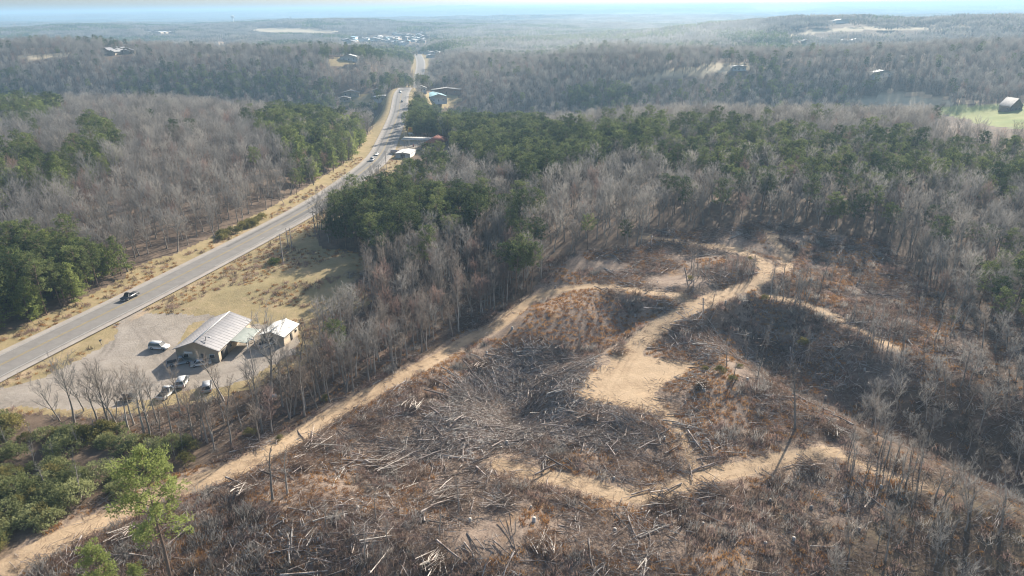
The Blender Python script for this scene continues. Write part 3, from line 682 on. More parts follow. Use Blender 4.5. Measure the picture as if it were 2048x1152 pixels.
def gable(name, label, cat, loc, rz, wx, ly, eave, ridge, wall, roof, over=.4, doors=(), wins=(), group=None, small=False, hip=0.0, base=-.6):
    """ridge along local y; doors/wins: (side, along, width, height, sill) with side n/s/e/w"""
    e = empty(name, loc, rz); tag(e, label, cat, group); BUILDINGS.append((loc[0], loc[1], max(wx, ly) * .62 + 2.5))
    hx, hy = wx / 2, ly / 2; w = MB()
    if hip: w.box((0, 0, (eave + base) / 2), (wx, ly, eave - base))
    else: w.prism([(-hx, base), (hx, base), (hx, eave), (0, ridge - .06), (-hx, eave)], -hy, hy)
    w.build('wall', wall, e); r = MB(); ex, ey = hx + over, hy + over; dz = (ridge - eave) / hx * over
    if hip:
        k = r.n(); r.v += [(-ex, -ey, eave - dz), (ex, -ey, eave - dz), (ex, ey, eave - dz), (-ex, ey, eave - dz), (0, -ey + hip, ridge), (0, ey - hip, ridge)]
        r.q += [[k + 1, k + 2, k + 5, k + 4], [k + 3, k, k + 4, k + 5], [k, k + 3, k + 2, k + 1]]; r.t += [[k, k + 1, k + 4], [k + 2, k + 3, k + 5]]
    else:
        for s in (-1, 1): r.prism([(0, ridge), (s * ex, eave - dz), (s * ex, eave - dz + .14), (0, ridge + .14)], -ey, ey)
    rf = r.build('roof', roof, e)
    if small: return e
    if not hip:
        t = MB(); t.box((0, 0, ridge + .16), (.35, ly + 2 * over - .02, .06)); t.build('ridge_cap', M['trim'], rf)
    def face(side, a, out):
        return dict(s=((a, -hy - out), 0), n=((a, hy + out), 0), e=((hx + out, a), 1), w=((-hx - out, a), 1))[side]
    for kind, items in (('door', doors), ('window', wins)):
        for (side, a, ww, hh, sill) in items:
            (x, y), v = face(side, a, .03); d = (.08, ww, hh) if v else (ww, .08, hh)
            f = MB().box((x, y, sill + hh / 2), d).build(kind, M['door'] if kind == 'door' else M['trim'], e)
            if kind == 'window':
                (x, y), v = face(side, a, .075); d = (.03, ww - .2, hh - .2) if v else (ww - .2, .03, hh - .2); MB().box((x, y, sill + hh / 2), d).build('pane', M['glass'], f)
    return e
B0 = gable('metal_building', 'long grey metal roofed building beside the gravel lot with parked cars', 'building', (-76.9, 161.2, -.3), R(-6), 11, 17.5, 3.3, 5.4, M['tanwall'], M['metalroof'], .5,
      doors=[('s', 1.5, 1.1, 2.1, 0), ('e', -6, 3, 2.4, 0)], wins=[('s', -3, 1.4, 1.1, 1), ('s', 3.8, 1.4, 1.1, 1), ('e', -2.5, 1.2, 1, 1.1), ('w', -4, 1.2, 1, 1.1), ('w', 2, 1.2, 1, 1.1)])
sm = MB()
for k in range(16):
    yy = -9 + k * 1.2
    for s_ in (-1, 1): sm.prism([(0, 5.56), (s_ * 5.95, 3.3), (s_ * 5.95, 3.325), (0, 5.575)], yy - .025, yy + .025)
sm.build('roof_seam', M['metalroof'], B0)
wg = MB().prism([(5.4, 3.05), (10.3, 2.5), (10.3, 2.64), (5.4, 3.2)], -3.2, 4.8).build('side_roof', mat('green_grey_side_roof', (.20, .225, .21), noise=(1, (.26, .28, .26))), B0)
MB().box((10.2, .8, 2.72), (.14, 8.1, .1)).build('gutter', M['trim'], wg)
for yy in (-3, .8, 4.6): MB().box((10.1, yy, 1.0), (.16, .16, 3.1)).build('post', M['trim'], B0)
MB().box((-2.2, -8.98, 2.3), (2.2, .06, .7)).build('sign_board', M['trim'], B0)
gable('storage_shed', 'small white roofed storage shed behind the grey metal building', 'shed', (-61.2, 164.5, -.3), R(-12), 6.5, 7.5, 2.8, 3.9, M['tanwall'], M['whiteroof'], .4,
      doors=[('s', -.8, 3.4, 2.3, 0), ('e', 0, 1, 2, 0)], wins=[('e', 2.4, 1, .8, 1.2)])  # wide front door is a dark panel standing for shade in an open front
def at(px, py, dz=0): x, y, z = G(px, py); return (x, y, z + dz)
# petrol station
p = at(838, 294); cn = empty('station_canopy', (p[0], p[1], p[2]), R(-8)); tag(cn, 'flat white fuel station canopy on posts beside the highway', 'canopy'); BUILDINGS.append((p[0], p[1], 15))
MB().box((0, 0, 5.2), (20, 8, .7)).build('canopy_roof', M['trim'], cn); MB().box((0, 0, 5.57), (19.4, 7.4, .06)).build('roof_deck', M['concrete'], cn)
for xx in (-7, 0, 7):
    for yy in (-2.2, 2.2): MB().box((xx, yy, 2.3), (.35, .35, 5.1)).build('post', M['steel'], cn)
for k, xx in enumerate((-3.5, 3.5)):
    q = empty('fuel_pump', (p[0] + xx, p[1], p[2]), R(-8)); tag(q, ('left' if k == 0 else 'right') + ' of two fuel pumps under the white canopy', 'fuel pump', 'fuel pumps')
    MB().box((0, 0, .9), (.7, .45, 1.8), top=(.9, .9)).build('cabinet', M['redroof'], q); MB().box((0, 0, .08), (1.4, 1.0, .2)).build('kerb', M['concrete'], q)
q = at(874, 291); gable('station_shop', 'fuel station shop with rust red hipped roof', 'shop', (q[0], q[1], q[2]), R(-8), 11, 15, 3.3, 6.2, M['brickwall'], M['redroof'], .8, doors=[('w', 0, 2, 2.3, 0)], wins=[('w', -4, 3, 1.6, .8), ('w', 4, 3, 1.6, .8), ('s', 0, 3, 1.4, .9)], hip=5)
q = at(822, 281); sg = empty('roadside_sign', q, R(-5)); tag(sg, 'tall yellow and orange fuel station sign beside the highway', 'sign')
for xx in (-1, 1): MB().tube((xx, 0, -.5), (xx, 0, 8.8), .16, .14).build('post', M['steel'], sg)
MB().box((0, 0, 7.2), (2.9, .35, 3.6)).build('sign_panel', mat('yellow_sign', (.75, .48, .10), rough=.5), sg); MB().box((0, -.2, 7.6), (1.5, .06, 1.6)).build('emblem', mat('orange_emblem', (.7, .2, .06), rough=.5), sg)
MB().box((0, 0, 4.7), (2.9, .3, 1.1)).build('price_panel', M['trim'], sg)
q = at(790, 308); tk = empty('storage_tank', q, R(70)); tag(tk, 'pinkish white cylindrical tank at the edge of the fuel station', 'tank')
MB().tube((0, -2.4, 1.4), (0, 2.4, 1.4), 1.15, 1.15, 14).build('tank_body', mat('tank_paint', (.60, .48, .45), rough=.5), tk)
for yy in (-1.6, 1.6): MB().box((0, yy, .2), (1.6, .3, 1.0)).build('saddle', M['concrete'], tk)
q = at(812, 312); gable('low_warehouse', 'low pale roofed shed below the fuel station', 'shed', q, R(-10), 9, 12, 2.6, 3.2, M['whitewall'], M['whiteroof'], .3, doors=[('s', 0, 2.6, 2.2, 0)])
# houses farther along
def bld(px, py, wx, ly, rz, eave, ridge, wall, roof, name, label, cat='house', group=None, small=False, hip=0):
    q = at(px, py); dd = math.hypot(q[0], q[1]); GAPS.append((px, py - 3, FPX * wx * .5 / dd + 1, 5 if dd < 1500 else 3, dd))
    wn = [] if small else [('s', wx * .28, 1.4, 1.2, 1), ('s', -wx * .28, 1.4, 1.2, 1), ('e', ly * .25, 1.4, 1.2, 1), ('w', -ly * .25, 1.4, 1.2, 1)]; dr = [] if small else [('s', 0, 1.2, 2.1, 0)]
    return gable(name, label, cat, q, R(rz), wx, ly, eave, ridge, M[wall], M[roof], .5, dr, wn, group, small, hip, base=-3)
bld(872, 200, 18, 26, 18, 5, 7.5, 'whitewall', 'blueroof', 'warehouse', 'large low warehouse with pale blue roof right of the far highway', 'warehouse')
bld(893, 186, 34, 10, 3, 4, 6, 'brickwall', 'greyroof', 'warehouse', 'long dark roofed building behind the pale blue roofed warehouse', 'warehouse')
bld(765, 199, 17, 9, 6, 3, 4.6, 'whitewall', 'whiteroof', 'house', 'white roofed mobile home left of the far highway')
bld(702, 190, 19, 10, 4, 3, 5.5, 'tanwall', 'greyroof', 'house', 'long tan house in the opening left of the far highway')
bld(690, 201, 14, 9, 4, 3, 5, 'tanwall', 'barnroof', 'house', 'pale roofed house in front of the long tan house')
bld(754, 186, 9, 8, 4, 3, 5, 'whitewall', 'greyroof', 'house', 'small white house among evergreens left of the far highway')
bld(843, 181, 10, 8, 10, 3, 5, 'whitewall', 'greyroof', 'house', 'grey roofed house right of the highway bend under tall pines')
bld(700, 120, 22, 12, 0, 4, 7, 'whitewall', 'whiteroof', 'house', 'white house alone in a shaded valley clearing')
bld(2020, 220, 12, 11, 12, 4, 10, 'woodwall', 'barnroof', 'barn', 'old grey barn standing in the bright green pasture', 'barn')
bld(1449, 116, 22, 14, 8, 7, 11, 'woodwall', 'whiteroof', 'house', 'tall house with white roof beside the tan hillside field')
bld(1762, 152, 22, 8, 4, 4, 6, 'whitewall', 'whiteroof', 'farm_shed', 'long white shed in the wood above the pasture', 'shed')
bld(1476, 140, 16, 6, 2, 4, 5, 'whitewall', 'whiteroof', 'farm_shed', 'long low white shed in the tan field', 'shed')
bld(1610, 0 + 88, 22, 14, 0, 5, 8, 'tanwall', 'greyroof', 'house', 'tan house half hidden on the far ridge', small=True)
for k, (a, b, w) in enumerate([(1503, 84, 20), (1524, 84, 26), (1642, 84, 22), (1684, 88, 26), (1710, 86, 28), (1360, 47, 30), (1345, 80, 24), (1455, 68, 40), (1902, 15, 90), (2010, 39, 90), (2030, 40, 60), (1180, 43, 60), (1205, 42, 50), (1680, 46, 60), (1392, 50, 60)]):  # on the first few, white colour stands in for sun glint on metal
    bld(a, b, w * .7, 10, rnd.uniform(-20, 20), 5, 8, 'whitewall', 'whiteroof', 'house', 'bright white roof, some painted as sun glint, among the trees on the distant right hand hills', group='bright roofs on the distant hills', small=True)
for k in range(64):
    for _ in range(40):
        a = rnd.uniform(690, 860); b = rnd.uniform(67, 90)
        if inpoly(np.array([a]), np.array([b]), PX['town'])[0]: break
    bld(a, b, rnd.uniform(12, 32), rnd.uniform(12, 24), rnd.uniform(-30, 30), rnd.uniform(4, 6), rnd.uniform(6.5, 8.5), rnd.choice(['whitewall', 'tanwall', 'brickwall']), rnd.choice(['whiteroof', 'metalroof', 'metalroof', 'greyroof', 'blueroof']), 'town_building', 'pale building among many in the distant town beyond the highway', 'building', 'buildings of the distant town', small=True)
for k, (a, b) in enumerate([(842, 107), (850, 106), (858, 108), (866, 110), (862, 115), (845, 104), (872, 108)]):
    bld(a, b, 16, 12, rnd.uniform(-20, 20), 4, 6, 'whitewall', rnd.choice(['whiteroof', 'metalroof']), 'roadside_building', 'pale building beside the farthest visible piece of highway', 'building', 'buildings beside the far highway', small=True)
for k in range(26):
    a, b = rnd.choice([(250 + rnd.uniform(-35, 50), 105 + rnd.uniform(-3, 4)), (330 + rnd.uniform(-40, 35), 66 + rnd.uniform(-2, 2)), (690 + rnd.uniform(-20, 20), 82)])
    bld(a, b, rnd.uniform(10, 16) * (1 if b > 95 else 2), rnd.uniform(9, 13), rnd.uniform(-30, 30), 3.5, 5.5, 'tanwall', rnd.choice(['whiteroof', 'metalroof', 'greyroof']), 'house', 'pale roofed building on the plain at the far left', 'building', 'buildings on the far left plain', small=True)

# ------------------------------------------------------------------ vehicles
M['tyre'] = mat('tyre_rubber', (.03, .03, .03), rough=.8); M['rim'] = mat('wheel_rim', (.45, .45, .46), rough=.3, metal=.8); M['lamp'] = mat('lamp_glass', (.7, .7, .68), rough=.15); M['tail'] = mat('tail_lamp', (.4, .03, .02), rough=.3); M['bedliner'] = mat('bed_liner', (.05, .05, .05))
def paint(n, c): return mat(n, c, rough=.3, spec=.5, coat=.6)
M['pwhite'] = paint('white_car_paint', (.72, .72, .71)); M['pblack'] = paint('dark_car_paint', (.035, .04, .045)); M['pblue'] = paint('blue_grey_car_paint', (.27, .33, .38)); M['psilver'] = paint('silver_car_paint', (.45, .46, .47))
def vehicle(kind, pm, loc, rz, label, cat, group=None):
    e = empty(dict(pickup='pickup_truck', suv='sport_utility', sedan='parked_car')[kind], loc, rz); tag(e, label, cat, group)
    L_, W_, hood, roof = dict(pickup=(5.7, 1.98, 1.08, 1.88), suv=(4.9, 1.92, 1.08, 1.78), sedan=(4.7, 1.82, .92, 1.42))[kind]; h = L_ / 2
    low = [(-h, .38), (h - .08, .34), (h, .62), (h - .06, hood - .16), (h * .42, hood), (-h * (.96 if kind != 'sedan' else .93), hood + (.03 if kind != 'sedan' else 0)), (-h, hood - .2)]
    b = MB().prism(low, -W_ / 2, W_ / 2)
    gx = dict(pickup=(-.30, 1.35, .1, .85), suv=(-h + .05, 1.35, -h + .35, .65), sedan=(-h * .62, 1.25, -h * .32, .55))[kind]
    t = .14; v = b.n(); yw = W_ / 2 - .03
    for (x0, x1, y, z) in ((gx[0], gx[1], yw, hood), (gx[2], gx[3], yw - t - .06, roof)): b.v += [(x0, -y, z), (x1, -y, z), (x1, y, z), (x0, y, z)]
    b.q += [[v + 4, v + 5, v + 6, v + 7]]; body = b
    # roof panel and pillars belong to the body, glass is its own part
    for (i, j) in ((0, 4), (1, 5), (2, 6), (3, 7)): body.tube(b.v[v + i], b.v[v + j], .05, .05, 4)
    body.box(((gx[2] + gx[3]) / 2, 0, roof + .02), (gx[3] - gx[2] + .08, 2 * (yw - t) - .04, .06))
    bo = body.build('body', pm, e); s = .985; g = MB(); k = 0
    lo = [(gx[0] + .03, -yw + .02, hood), (gx[1] - .03, -yw + .02, hood), (gx[1] - .03, yw - .02, hood), (gx[0] + .03, yw - .02, hood)]
    hi = [(gx[2] + .03, -yw + t + .08, roof - .02), (gx[3] - .03, -yw + t + .08, roof - .02), (gx[3] - .03, yw - t - .08, roof - .02), (gx[2] + .03, yw - t - .08, roof - .02)]
    names = ['side_window', 'windscreen', 'side_window', 'rear_window']
    for i in range(4): j = (i + 1) % 4; MB().quad(lo[i], lo[j], hi[j], hi[i]).build(names[i], M['glass'], e)
    if kind == 'pickup': MB().box((-1.55, 0, hood + .02), (2.2, W_ - .28, .06)).build('load_bed', M['bedliner'], e)
    for sx in (-h * .62, h * .64):
        for sy in (-1, 1):
            wy = sy * (W_ / 2 - .06); r = .37 if kind != 'sedan' else .33; ty = MB().tube((sx, wy - sy * .11, r), (sx, wy + sy * .09, r), r, r, 14).build('wheel', M['tyre'], e)
            MB().tube((sx, wy + sy * .07, r), (sx, wy + sy * .105, r), r * .6, r * .55, 10).build('rim', M['rim'], ty)
    for sy in (-1, 1):
        MB().box((h - .04, sy * (W_ / 2 - .27), .70), (.12, .36, .18)).build('headlight', M['lamp'], e); MB().box((-h - .0, sy * (W_ / 2 - .16), .80), (.08, .22, .26)).build('tail_light', M['tail'], e)
    MB().box((h + .03, 0, .42), (.16, W_ - .1, .18)).build('bumper', M['steel'] if kind == 'pickup' else pm, e)
    return e
def hwpos(y, off, back=False):
    s = s_at(y); x, yy, z, dx, dy = hw_frame(s); a = math.atan2(dy, dx) + (math.pi if back else 0); return (float(x + dy * off), float(yy - dx * off), float(z + .1)), float(a)
def hw_from_px(px, py):
    q = G(px, py); return q[1]
l, a = hwpos(hw_from_px(231, 601), -1.7, True); vehicle('pickup', M['pblack'], l, a, 'dark pickup truck driving toward the camera on the highway', 'pickup truck')
l, a = hwpos(hw_from_px(741, 323), -1.8, True); vehicle('suv', M['pwhite'], l, a, 'nearer of two white cars together on the highway curve', 'car', 'cars on the highway')
l, a = hwpos(hw_from_px(752, 311), -1.8, True); vehicle('sedan', M['pwhite'], l, a, 'farther of two white cars together on the highway curve', 'car', 'cars on the highway')
l, a = hwpos(hw_from_px(808, 205), 1.8); vehicle('sedan', M['pwhite'], l, a, 'small white car on the highway by the blue roofed warehouse', 'car', 'cars on the highway')
l, a = hwpos(hw_from_px(822, 186), -1.8, True); vehicle('suv', M['psilver'], l, a, 'silver car at the far highway bend under the pines', 'car', 'cars on the highway')
def park(kind, pm, px, py, deg, label, cat='car'): q = at(px, py); return vehicle(kind, M[pm], (q[0], q[1], q[2] + .02), R(deg), label, cat, 'vehicles parked in the gravel lot')
park('suv', 'pwhite', 319, 697, -8, 'white sport utility vehicle parked left of the grey metal building')
park('pickup', 'pblue', 359, 728, 28, 'blue grey pickup parked in the building shadow', 'pickup truck')
park('sedan', 'pwhite', 402, 730, 22, 'white sedan parked close to the front wall of the building')
park('suv', 'pwhite', 366, 768, 100, 'white van parked alone in the lot behind bare trees')
park('pickup', 'pwhite', 334, 790, 86, 'white pickup nearest the tree belt in the lot', 'pickup truck')
park('suv', 'psilver', 415, 778, 110, 'silver grey sport utility vehicle parked at the tree line')
park('pickup', 'pwhite', 536, 690, 50, 'white pickup parked between the grey metal building and the shed', 'pickup truck')
q = at(258, 800); tr = empty('utility_trailer', q, R(10)); tag(tr, 'small dark utility trailer at the lower edge of the lot', 'trailer')
MB().box((0, 0, .62), (3.0, 1.7, .12)).build('deck', M['bedliner'], tr)
for sy in (-1, 1): MB().box((0, sy * .85, .95), (3.0, .06, .55)).build('side_rail', M['woodwall'], tr); MB().tube((0, sy * .9, .33), (0, sy * 1.08, .33), .33, .33, 12).build('wheel', M['tyre'], tr)
MB().tube((1.5, 0, .6), (2.7, 0, .5), .05, .05).build('tow_bar', M['steel'], tr)
q = at(203, 690); mb = empty('mailbox', q, 0); tag(mb, 'small dark mailbox on a post in the strip between highway and lot', 'mailbox'); MB().box((0, 0, .5), (.12, .12, 1.4)).build('post', M['pole'], mb); MB().box((0, 0, 1.35), (.3, .75, .35)).build('box', M['pblack'], mb)
q = at(549, 803); wb = empty('yard_sign', q, R(5)); tag(wb, 'small white board standing among the belt trees', 'sign'); MB().box((0, 0, 1.5), (1.3, .06, .9)).build('board', M['trim'], wb); MB().box((0, .06, .7), (.1, .08, 1.6)).build('post', M['pole'], wb)

# ------------------------------------------------------------------ poles and wires
def upole(px, py, h, label, arm=True, deg=20):
    q = at(px, py); e = empty('utility_pole', q, R(deg)); tag(e, label, 'utility pole', 'utility poles along the highway'); MB().tube((0, 0, -.5), (0, 0, h), .19, .13, 8).build('pole', M['pole'], e)
    if arm:
        c = MB().box((0, .12, h - .7), (2.3, .12, .13)).build('crossarm', M['pole'], e)
        for xx in (-1, 0, 1): MB().tube((xx, .12, h - .64), (xx, .12, h - .42), .06, .05).build('insulator', M['steel'], c)
    return (q[0], q[1], q[2] + h - .4)
tops = [upole(567, 527, 10.5, 'light grey utility pole nearest the camera at the shaded grass edge'), upole(631, 470, 9.5, 'utility pole at the left end of the dark pine clump'), upole(731, 404, 10, 'utility pole alone on the orange grass right of the highway'), upole(760, 370, 10, 'utility pole in front of the trees below the fuel station'), upole(773, 340, 10.5, 'tall utility pole on the bank below the fuel station'), upole(810, 297, 12, 'tall utility pole beside the fuel station canopy')]
h1 = upole(577, 496, 7.5, 'left pole of the double frame in the field', False); h2 = upole(584, 495, 7.5, 'right pole of the double frame in the field', False)
for k, dz in enumerate((-.6, -2.6)): tag(MB().tube((h1[0], h1[1] - .2, h1[2] + dz), (h2[0], h2[1] - .2, h2[2] + dz), .08, .08, 5).build('crossbar', M['pole']), ('upper' if k == 0 else 'lower') + ' wooden crossbar joining the double pole frame', 'crossbar')
def wire(a, b, label, sag=1.0, off=0):
    a = np.array(a); b = np.array(b); d = b - a; nrm = np.array([-d[1], d[0], 0]) / np.hypot(d[0], d[1]) * off; m = MB(); pr = None
    for k in range(13): t = k / 12; p_ = a + d * t + nrm - np.array([0, 0, sag * 4 * t * (1 - t)]); (m.tube(pr, p_, .025, .025, 3, False) if pr is not None else None); pr = p_
    tag(m.build('power_line', M['wire']), label, 'power line', 'power lines between the poles')
for k, (a, b) in enumerate(zip(tops[:-1], tops[1:])):
    for off in (-.9, .9): wire(a, b, ['thin wire from the nearest pole toward the pine clump', 'thin wire passing behind the dark pine clump', 'thin wire over the orange grass right of the highway', 'thin wire between two poles below the fuel station', 'thin wire rising past the fuel station canopy'][k], off=off)
for (a, b, top, h, lab, arm) in ((419, 716, 0, 6.0, 'thin light pole at the front corner of the grey metal building', True), (507, 744, 0, 9, 'pale utility pole in the lot right of the grey metal building', False)):
    q = at(a, b); e = empty('light_pole', q, 0); tag(e, lab, 'pole'); MB().tube((0, 0, -.4), (0, 0, h), .13, .10, 8).build('pole', M['pole'], e)
    MB().box((.5, 0, h - .15), (1.1, .12, .12)).build('arm', M['steel'], e); MB().box((1.0, 0, h - .28), (.5, .3, .16)).build('lamp_head', M['trim'], e)
# masts and water tower far off
for k, (a, b, h) in enumerate(((921, 24, 65), (927, 24, 45), (932, 23, 70), (915, 25, 40))):
    q = at(a, b); e = empty('radio_mast', q, 0); tag(e, 'thin radio mast on the small hill at the skyline', 'radio mast', 'masts on the skyline hill'); w_ = 3.0
    MB().tube((0, 0, 0), (0, 0, h), w_, w_ * .5, 4).build('mast', M['steel'], e); MB().tube((0, 0, h), (0, 0, h * 1.08), .8, .4, 4).build('antenna', M['steel'], e)
q = at(467, 49); e = empty('water_tower', q, 0); tag(e, 'pale water tower on the far left plain', 'water tower'); MB().tube((0, 0, 0), (0, 0, 34), 4, 3.4, 10).build('stem', M['trim'], e)
prof = [(3.4, 32), (9, 36), (11, 41), (9, 46), (0.2, 49)]; tk2 = MB()
for (r0, z0), (r1, z1) in zip(prof[:-1], prof[1:]): tk2.tube((0, 0, z0), (0, 0, z1), r0, r1, 14, False)
tk2.build('tank', M['trim'], e)

# ------------------------------------------------------------------ woods
def patch(key, seed, size, n, pine, hi=12.5, quads=20, cs=3.2):
    """a piece of far woodland: n small trees on a size x size tile, merged"""
    rg = random.Random(seed); Bl = []; LV = []; P = []
    m = int(math.sqrt(n)); st = size / m
    for i in range(m):
        for j in range(m):
            x = (i + .5 + rg.uniform(-.45, .45)) * st - size / 2; y = (j + .5 + rg.uniform(-.45, .45)) * st - size / 2; h = hi * rg.uniform(.75, 1.15); ip = rg.random() < pine
            if ip:
                for k in range(4):
                    c = np.array([x + rg.gauss(0, cs * .25), y + rg.gauss(0, cs * .25), h * (.5 + .14 * k) + 1]); LV += puff(rg, c, cs * (.55 - .07 * k), quads // 3, cs * .45)
            else:
                for k in range(quads):
                    a = rg.uniform(0, 6.28); rr = cs * rg.uniform(0, .75); f = 1 - (rr / cs) ** 2; b = np.array([x + math.cos(a) * rr * .5, y + math.sin(a) * rr * .5, h * rg.uniform(.35, .6)])
                    e = np.array([x + math.cos(a) * rr * 1.25, y + math.sin(a) * rr * 1.25, h * (.62 + .38 * f) * rg.uniform(.9, 1.05)]); Bl.append((b, e, cs * .05))
                    for _ in range(2): Bl.append((e + (b - e) * rg.uniform(0, .5), e + rdir(rg, (0, 0, .5), .8) * cs * .3, cs * .035))
    parts = []
    if Bl: v, f = blades(Bl); parts.append((v, [f], 0))
    if LV: lv = np.array(LV); parts.append((lv, [np.arange(len(lv)).reshape(-1, 3)], 1))
    v, f, mt = merge(parts); PROTO[key] = dict(all=mesh_np(key, v, f, [M['twig'], M['needle']], fmat=mt))
def ptest(key): return key
def plant():
    x, y = jitter_grid(58, 1250, 5.2); xb, yb = jitter_grid(90, 260, 4.6); pb, qb, _ = project(xb, yb, H(xb, yb)); kb = inpoly(pb, qb, BELTZ); x = np.concatenate([x, xb[kb]]); y = np.concatenate([y, yb[kb]]); xb, yb = jitter_grid(150, 700, 5.0); pb, qb, _ = project(xb, yb, H(xb, yb) + 6); kb = np.zeros(len(xb), bool)
    for pl in (0, 1, 4, 5): kb |= inpoly(pb, qb, PINE[pl][0])
    x = np.concatenate([x, xb[kb]]); y = np.concatenate([y, yb[kb]])
    r = np.hypot(x, y); keep = (r < 520) | (nr.rand(len(x)) < .85); x, y = x[keep], y[keep]
    z = H(x, y); o = is_open(x, y, z); px, py, dF = project(x, y, z)
    shrub = inpoly(px, py, SHRUBZ) | ((px < 470) & (py > 985)); thin = inpoly(px, py, THINZ) & (nr.rand(len(x)) < np.where(py > 900, .66, .1)); thin |= inpoly(px, py, BELTZ) & (nr.rand(len(x)) < np.where(px < 600, .32, np.where(px < 740, .15, 0)))
    k = ~(o | shrub | thin) & (np.hypot(x, y) > 92); k &= ~((np.hypot(x, y) < 108) & (px > 250) & (px < 1500))
    x, y, z = x[k], y[k], z[k]; px, py = px[k], py[k]
    pp, young = pine_prob(x, y, z); isp = nr.rand(len(x)) < pp
    belt = inpoly(px, py, BELTZ); isp &= ~(belt & ((px < 640) | (nr.rand(len(x)) < .9)))
    r = np.hypot(x, y); inf = (px > -40) & (px < 2088) & (py < 1250)
    order = np.argsort(r); nb = npn = 0; rows_b = []; rows_p = []
    for i in order:
        s = .72 * rnd.uniform(.72, 1.22); rz = rnd.uniform(0, 6.28)
        if isp[i]:
            v = rnd.choice(YOUNG if young[i] else PINES); 
            if npn < 290 and inf[i]:
                npn += 1; lab, grp = pine_label(px[i], py[i], v)
                place_parts('pine_tree', v, x[i], y[i], z[i], s * (1.15 if young[i] else 1.0), rz, lab, 'pine tree', grp, .03)
            else: rows_p.append((x[i], y[i], z[i], rz, s * (1.15 if young[i] else 1.0), PK.index(v), 0, 0))
        else:
            lowr = px[i] > 1500 and r[i] < 210 and not belt[i]; s *= .74 if lowr else 1.0
            v = rnd.choice(['bareA', 'bareC', 'bareE', 'slimB']) if lowr else rnd.choice(['slimA', 'slimB', 'slimB', 'bareR', 'slimA'] if belt[i] or (px[i] > 1500 and r[i] < 210) else BARE if rnd.random() > .12 else ['bareR', 'bareC'])
            if v == 'bareR' and rnd.random() < .6: v = 'bareA'
            if nb < 290 and inf[i]:
                nb += 1; lab, grp = bare_label(px[i], py[i], v)
                place_parts('bare_tree', v, x[i], y[i], z[i], s, rz, lab, 'bare tree', grp, .06)
            else: rows_b.append((x[i], y[i], z[i], rz, s, BK.index(v), 0, 0))
    scatter('hardwood_forest', BK, rows_b); scatter('pine_forest', PK, rows_p)
    # understorey: low brush under the trees
    print('TREES', nb, npn, len(rows_b), len(rows_p))
BK = ['bareA', 'bareB', 'bareC', 'bareD', 'bareE', 'bareR', 'slimA', 'slimB']; PK = ['pineA', 'pineB', 'pineC', 'pineD', 'youngA', 'youngB']
SHRUBZ = [(-90, 830), (60, 842), (200, 850), (300, 870), (390, 890), (430, 920), (330, 955), (150, 1020), (-90, 1150)]
THINZ = [(1600, 1200), (1730, 1060), (1790, 1010), (1850, 965), (1780, 920), (1690, 850), (1760, 780), (2120, 780), (2120, 1200)]
BELTZ = [(60, 835), (300, 822), (400, 805), (500, 775), (575, 725), (600, 672), (700, 590), (700, 545), (1000, 470), (1080, 560), (985, 628), (880, 690), (740, 765), (600, 848), (470, 910), (380, 900), (200, 850)]
KIND_WORD = dict(bareA='round crowned', bareB='tall', bareC='broad crowned', bareD='high crowned', bareE='short', bareR='reddish brown twigged', slimA='tall thin stemmed', slimB='slender narrow crowned', pineA='tall round topped', pineB='dark full crowned', pineC='long trunked', pineD='low branching', youngA='pointed young', youngB='upright young')
def where_words(px, py):
    if inpoly(np.array([px]), np.array([py]), BELTZ)[0]:
        return ('in the belt beside the parking lot' if px < 560 else 'in the belt above the dirt track' if px < 800 else 'at the thick upper end of the belt')
    if px < 760 and py > 400 and px < 300 - (py - 500) * .1 + 120: return 'across the highway at the left edge'
    if px < 760 and py < 600: return 'on the wooded hill left of the highway'
    if px > 1500 and py > 760: return 'on the slope at the lower right below the ravine'
    if px > 1800: return 'on the right hand edge of the cleared land'
    if py < 420: return 'beyond the pine clump right of the highway'
    if px < 1100: return 'in the clump between grass field and clearing'
    if px < 1400: return 'on the upper edge of the clearing near the dirt track end'
    return 'along the dark back edge of the clearing'
def bare_label(px, py, v): return 'bare grey %s tree %s' % (KIND_WORD[v], where_words(px, py)), 'bare trees ' + where_words(px, py)
def pine_label(px, py, v): return '%s pine %s' % (KIND_WORD[v], where_words(px, py)), 'pine trees ' + where_words(px, py)
patch('patchA', 101, 30, 30, .03); patch('patchB', 102, 30, 30, .14); patch('patchC', 103, 30, 30, .85, quads=26); patch('patchD', 104, 30, 30, .4); patch('patchE', 105, 30, 30, .05)
patch('wideA', 111, 90, 64, .05, cs=5.5, quads=14, hi=13); patch('wideB', 112, 90, 64, .35, cs=5.5, quads=16, hi=13); patch('wideC', 113, 90, 64, .15, cs=5.5, quads=14, hi=14)
PATCH = ['patchA', 'patchB', 'patchC', 'patchD', 'patchE', 'wideA', 'wideB', 'wideC']
